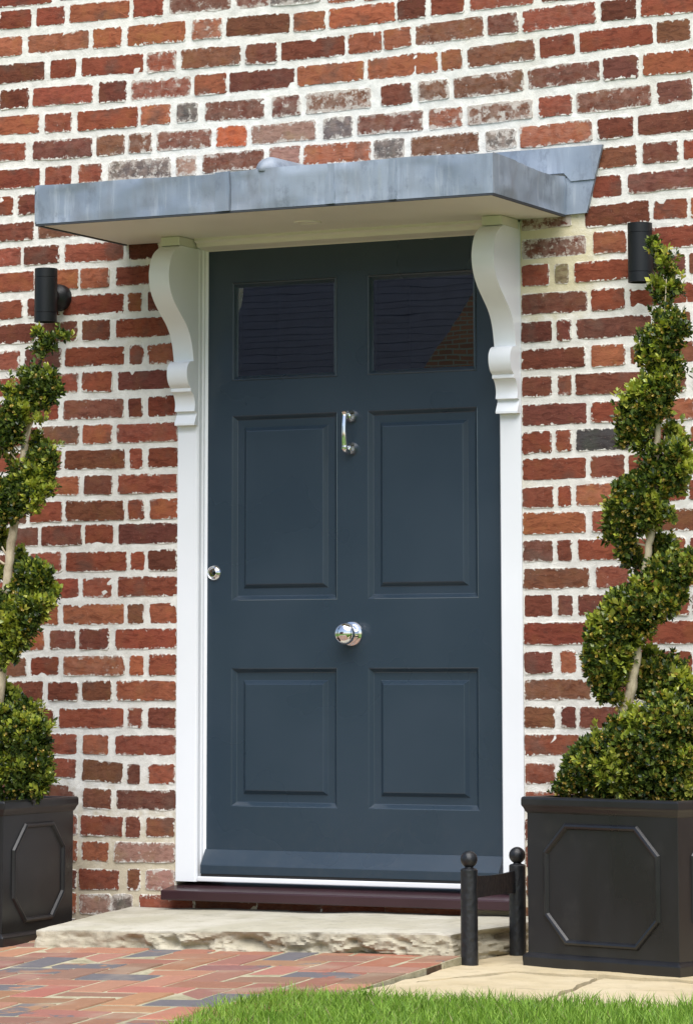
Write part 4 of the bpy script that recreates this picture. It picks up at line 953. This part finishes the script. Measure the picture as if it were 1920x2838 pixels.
left = bl(D_, MD, 470,180,30, 490,240,40, 580,270,52, 640,260,44, 730,240,42, 800,250,28, 470,390,38, 570,370,52, 640,370,42, 540,470,40) + \
 bl(D_, FR*.5, 310,730,60, 400,700,70, 500,700,70, 610,690,62, 360,820,100, 500,820,120, 630,800,80, 720,890,46, 450,950,110, 590,950,100, 570,1070,80, 300,920,72, 115,900,50, 140,980,60, 220,1010,80, 300,1060,90, 420,1070,80) + \
 bl(D_, FR, 150,1090,80, 100,1200,80, 250,1180,100, 360,1170,58, 60,1300,92, 180,1320,100, 290,1290,52, 480,1280,32, 60,1430,100, 180,1430,90, 235,1520,42, 60,1560,80, 140,1580,52, -70,1350,110, -70,1500,110) + \
 bl(D_, BK, 30,1680,62, 150,1750,52, 440,1520,62, 480,1600,72, 590,1600,52, 430,1680,72) + \
 bl(D_, FR*.5, 560,1680,80, 630,1720,62, 450,1780,110, 600,1800,80, 680,1850,32, 310,1900,110, 450,1920,120, 590,1930,90, 190,1900,52, 250,2030,110, 420,2050,120, 550,2060,100, 630,2130,62) + \
 bl(D_, FR, 80,2060,82, 60,2180,100, 220,2180,110, 400,2180,110, 530,2200,62, 80,2280,92, 250,2290,100, 420,2270,82) + \
 bl(E_, FR, 60,60,100, 220,60,110, 370,40,80, 80,200,100, 220,170,95, 410,160,40, 60,300,52, 150,260,55, -90,120,120) + bl(E_, BK, 30,420,52, 0,520,52, 10,640,52, -60,560,80, 0,950,60, 240,700,52, 280,800,72, 240,880,62) + \
 bl(E_, FR*.3, 330,880,92, 420,900,80, 500,890,72, 560,960,80, 600,960,42, 290,1000,100, 430,1020,110, 530,1060,90, 230,1080,72, 500,1180,100, 650,1260,52, 710,1170,30, 350,1180,110, 210,1200,95, 90,1230,80) + \
 bl(E_, FR, 100,1360,110, 280,1350,130, 430,1350,110, 530,1360,72, 600,1320,50, 100,1520,130, 280,1510,130, 420,1520,82, 510,1460,52, 90,1680,130, 250,1680,110, 360,1640,70, 420,1620,40, 80,1830,100, 220,1820,90, 310,1780,42, 120,1930,72, 190,1970,52, 30,2000,52, 40,2080,32, -80,1320,140, -80,1600,140) + \
 bl(F_, BK*.6, 50,650,140, 200,800,160, 350,900,160, 470,1000,120, 30,490,42, 200,670,50, 450,870,50, 520,880,50) + \
 bl(F_, FR*.6, 100,1000,190, 300,1150,210, 540,1150,140, 660,1150,70, 100,1350,240, 350,1400,240, 560,1400,160, 100,1700,240, 350,1700,240, 580,1650,160, 630,1850,120, 100,1950,190, 350,1950,190, 530,2000,140, -200,1300,300, -320,1700,300, -150,900,220, -500,1500,250, -400,1950,220)
def topiary(name, blobs, y0, trunk, branches, label, buds, seed, z_min):
    g = np.random.default_rng(seed)
    t = empty(name, (hitY(trunk[-1][0], trunk[-1][1], y0)[0], y0, hitY(trunk[-1][0], trunk[-1][1], y0)[2]), label, 'topiary', 'spiral box topiaries')
    S = []
    for x, y, r, d in blobs:
        p = hitY(x, y, y0+d); S.append((p[0], p[1], p[2], r*abs(np.linalg.norm(p-C))/F*(.86 if seed == 11 else .83)))
    S = np.array(S); S = S[S[:, 2] > z_min-.03]
    P, N, DEN = [], [], 6600
    for i, s in enumerate(S):
        for shell, fr in ((1.0, 1.0), (.80, .30)):
            m = max(5, int(4*math.pi*s[3]**2*DEN*fr)); d = g.normal(size=(m, 3)); d /= np.linalg.norm(d, axis=1)[:, None]
            p = s[:3]+d*s[3]*shell*g.uniform(.80, 1.10, (m, 1))
            dist = np.linalg.norm(p[:, None]-S[None, :, :3], axis=2)/S[None, :, 3]; dist[:, i] = 9
            k = dist.min(1) > (.90 if shell == 1 else .70); P.append(p[k]); N.append(d[k])
    P = np.concatenate(P); N = np.concatenate(N); k = P[:, 2] > z_min; P, N = P[k], N[k]
    st_ = g.random(len(P)) < .07; P = P+np.where(st_, g.uniform(.006, .022, len(P)), 0)[:, None]*(N+np.array([0, 0, .5]))
    ax = N*.75+np.array([0, -.05, .75])+g.normal(size=P.shape)*.45; ax /= np.linalg.norm(ax, axis=1)[:, None]
    # clumps of new growth are paler; more towards top and right, painted-in light
    cl = np.array([mn.noise(Vector(p*11)) for p in P]); fresh_lit = (cl+g.normal(size=len(P))*.30+.25*N[:, 2]+.12*N[:, 0]) > .30
    VV, TT, CC = [], [], []; nv = 0
    for leaf in range(6):
        m = len(P); u = (leaf//2)/2.; side = (-1) ** leaf
        ref = np.cross(ax, g.normal(size=P.shape)*.25+np.array([.3, .8, .1]) if leaf//2 % 2 == 0 else g.normal(size=P.shape)*.25+np.array([.9, -.2, .2])); ref /= np.linalg.norm(ref, axis=1)[:, None]+1e-9
        dirv = ax*(.55+.55*u)+ref*side*(.85-.35*u)+g.normal(size=P.shape)*.16; dirv /= np.linalg.norm(dirv, axis=1)[:, None]
        nrm = np.cross(dirv, np.cross(ax, dirv)+1e-6); nrm /= np.linalg.norm(nrm, axis=1)[:, None]+1e-9
        wid = np.cross(dirv, nrm); L = g.uniform(.013, .026, (m, 1))*np.where(fresh_lit, 1.12, 1)[:, None]*(1-.25*u*(u > .9)); wd = L*g.uniform(.24, .33, (m, 1))
        b0 = P+ax*(.017*u-.006); md = b0+dirv*L*.55-nrm*L*.05
        vts = np.stack([b0, md+wid*wd+nrm*L*.07, b0+dirv*L, md-wid*wd+nrm*L*.07, md], 1)
        o_ = nv+np.arange(m)[:, None]*5
        VV.append(vts.reshape(-1, 3)); TT.append(np.concatenate([o_+np.array([[0, 1, 4]]), o_+np.array([[1, 2, 4]]), o_+np.array([[2, 3, 4]]), o_+np.array([[3, 0, 4]])], 0)); nv += m*5
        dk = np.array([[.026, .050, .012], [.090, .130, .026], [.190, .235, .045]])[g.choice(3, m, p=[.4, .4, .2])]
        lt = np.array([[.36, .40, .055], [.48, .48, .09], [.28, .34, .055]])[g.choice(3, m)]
        c = np.where(fresh_lit[:, None], lt*(.6+.5*u), dk)*g.uniform(.75, 1.25, (m, 1)); CC.append(np.repeat(c, 5, 0))
    # flower buds: tight yellow stars in the leaf axils
    nb = int(len(P)*buds); ids = g.choice(len(P), nb, replace=False); ids = ids[cl[ids] < .25]
    for k in range(3):
        c0 = P[ids]+N[ids]*.009+g.normal(size=(len(ids), 3))*.0022; r = g.uniform(.0032, .0058, (len(ids), 1)); a = g.normal(size=(len(ids), 3)); a /= np.linalg.norm(a, axis=1)[:, None]; b = np.cross(a, N[ids]); b /= np.linalg.norm(b, axis=1)[:, None]+1e-9; c_ = np.cross(a, b)
        vts = np.stack([c0+a*r, c0+b*r, c0-a*r, c0-b*r, c0+c_*r*1.2], 1); o_ = nv+np.arange(len(ids))[:, None]*5
        VV.append(vts.reshape(-1, 3)); TT.append(np.concatenate([o_+np.array([[0, 1, 4]]), o_+np.array([[1, 2, 4]]), o_+np.array([[2, 3, 4]]), o_+np.array([[3, 0, 4]])], 0)); nv += len(ids)*5
        CC.append(np.repeat(np.array([[.50, .36, .075]])*g.uniform(.7, 1.3, (len(ids), 1)), 5, 0))
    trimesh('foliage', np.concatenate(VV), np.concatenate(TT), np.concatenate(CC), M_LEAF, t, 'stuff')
    tp = []; 
    for i in range(len(trunk)-1):
        a, b = trunk[i], trunk[i+1]
        for k in range(4): tp.append(tuple(a[q]+(b[q]-a[q])*k/4 for q in range(3)))
    tp.append(trunk[-1])
    pts = [Vector(hitY(x, y, y0-.022))+Vector((.0025*nz(x*.03, y*.03, 0), 0, 0)) for x, y, r in tp]
    v, f = tubegeo(pts, [r*(1+.15*nz(x*.05, y*.05, 3, 1, 2)) for x, y, r in tp], 12); tr = mk('trunk', v, f, M_BARK, t, True)
    for (a, b, r) in branches:
        p, q = Vector(hitY(*a, y0-.022)), Vector(hitY(*b, y0-.035)); mid = (p+q)/2+Vector((0, 0, -.006)); v, f = tubegeo([p, (p+mid)/2, mid, (mid+q)/2, q], [r, r*.9, r*.8, r*.7, r*.55], 8); mk('branch', v, f, M_BARK, tr, True)
    return t
RT = [(1846.4,772,.0016),(1845,816,.0019),(1841,866,.0026),(1838,893,.0032),(1832,1000,.006),(1824,1163,.0085),(1823,1204,.009),(1819,1246,.0095),(1810,1360,.010),(1803,1487,.0105),(1797,1511,.0105),(1794,1553,.011),(1786,1590,.0115),(1772,1690,.012),(1764,1790,.0125),(1763,1838,.013),(1751,1882,.0145),(1747,1922,.015),(1736,1952,.0165),(1727,1990,.017),(1718,2100,.018),(1712,2235,.02)]
RB = [((1813,1250),(1792,1190),.003),((1806,1262),(1790,1215),.0028),((1828,1250),(1856,1224),.004),((1836,1225),(1842,1208),.0025),((1790,1512),(1745,1490),.0035),((1786,1500),(1775,1480),.003),((1748,1850),(1733,1830),.003),((1722,1965),(1700,1945),.0045),((1752,1945),(1768,1938),.0035),((1788,1585),(1772,1612),.005)]
ryc = pr_[1]+dr[1]*W2/2+.225*math.cos(YAW)
topiary('spiral_topiary', right, ryc, RT, RB, 'clipped box spiral in the planter beside the boot scraper, fully in view', .55, 11, PZ+hr-.03)
LT = [(126.4,1003,.003),(123,1019,.0035),(112,1090,.005),(95,1150,.007),(73,1193,.0095),(70,1222,.0105),(67,1249,.0115),(62.6,1294,.012),(52,1380,.0125),(40,1456,.013),(31,1501,.0135),(27,1548,.014),(22,1581,.0145),(18,1630,.015),(8,1800,.017),(-10,2000,.019),(-15,2215,.021)]
LB_ = [((70,1240),(92,1150),.0045),((60,1252),(38,1232),.003),((58,1282),(26,1248),.0032),((24,1540),(5,1515),.004),((26,1565),(-8,1548),.0045)]
topiary('spiral_topiary', left, pl[1]+.20, LT, LB_, 'clipped box spiral in the left planter, half out of the picture', .16, 12, pl[2]+hl-.03)

# ------------------------------------------------------------------ house across the way (seen mirrored in the door panes)
def tile_material():
    t = NT('slate_roof'); P = t.pos(); n = t.noise(6, P, 4); c = t.mix(t.ramp(n, .3, .7), (.012, .017, .031), (.022, .030, .050)); return t.set(c, .6)
def far_brick():
    t = NT('far_brickwork'); b = t.n('TexBrick'); b.inputs['Color1'].default_value = (.58, .20, .12, 1); b.inputs['Color2'].default_value = (.38, .14, .09, 1); b.inputs['Mortar'].default_value = (.42, .36, .30, 1)
    b.inputs['Scale'].default_value = 1; b.inputs['Brick Width'].default_value = .20; b.inputs['Row Height'].default_value = .062; b.inputs['Mortar Size'].default_value = .009
    sp = t.n('SeparateXYZ'); t.l(t.pos(), sp.inputs[0]); cb = t.n('CombineXYZ'); t.l(sp.outputs[0], cb.inputs[0]); t.l(sp.outputs[2], cb.inputs[1]); t.l(cb.outputs[0], b.inputs['Vector'])
    return t.set(b.outputs[0], .9)
MT, MFB = tile_material(), far_brick()
HY = -30.0
hs = empty('opposite_house', (-16, HY, -.55), 'brick house with slate roof mirrored in the door panes', 'house')
box('wall', -26, -9, HY-7, HY-.6, -.55, 4.40, MFB, hs)
bm = bmesh.new(); sl_ = math.tan(rad(42)); g_ = .105
for k in range(40):
    z0 = 4.42+k*g_; y0 = HY-.35-(z0-4.42)/sl_; z1 = z0+g_; y1 = HY-.35-(z1-4.42)/sl_
    q = [bm.verts.new(p) for p in ((-26.4, y0+.002, z0-.004), (-8.6, y0+.002, z0-.004), (-8.6, y0+.002, z0+.002), (-26.4, y0+.002, z0+.002), (-8.6, y1, z1), (-26.4, y1, z1))]
    bm.faces.new((q[0], q[1], q[2], q[3])); bm.faces.new((q[3], q[2], q[4], q[5]))
tag(bmobj('roof_slates', bm, MT, hs), kind='stuff')
yr = HY-.35-(40*g_)/sl_; mk('rear_roof', [(-26.4, yr, 4.42+40*g_), (-8.6, yr, 4.42+40*g_), (-8.6, 2*yr-HY, 4.40), (-26.4, 2*yr-HY, 4.40)], [(0, 1, 2, 3)], MT, hs)
gx0, gz0, gs = -13.88, 4.40, 1.34                                 # left foot of the gable and the slope of its verge
ap = (gx0+2.3, gz0+2.3*gs); gx1 = gx0+4.6
v = [(gx0, HY, -.55), (gx1, HY, -.55), (gx1, HY, gz0), (ap[0], HY, ap[1]), (gx0, HY, gz0)]
v2 = [(x, y-1.6 if z < 5 else y-4.5, z) for x, y, z in v]
mk('gable_wing', v+v2, [(0, 1, 2, 3, 4), (0, 4, 9, 5), (1, 2, 7, 6), (4, 3, 8, 9), (3, 2, 7, 8)], MFB, hs)
for x in (-24, -20.5, -17):
    fr_ = box('window', x, x+1.3, HY-.62, HY-.56, 1.0, 2.3, M_WHITE, hs); box('pane', x+.08, x+1.22, HY-.555, HY-.55, 1.08, 2.22, M_DARKROOM, fr_)
box('gutter', -26.4, gx0-.02, HY-.34, HY-.22, 4.30, 4.41, M_RUBBER, hs)
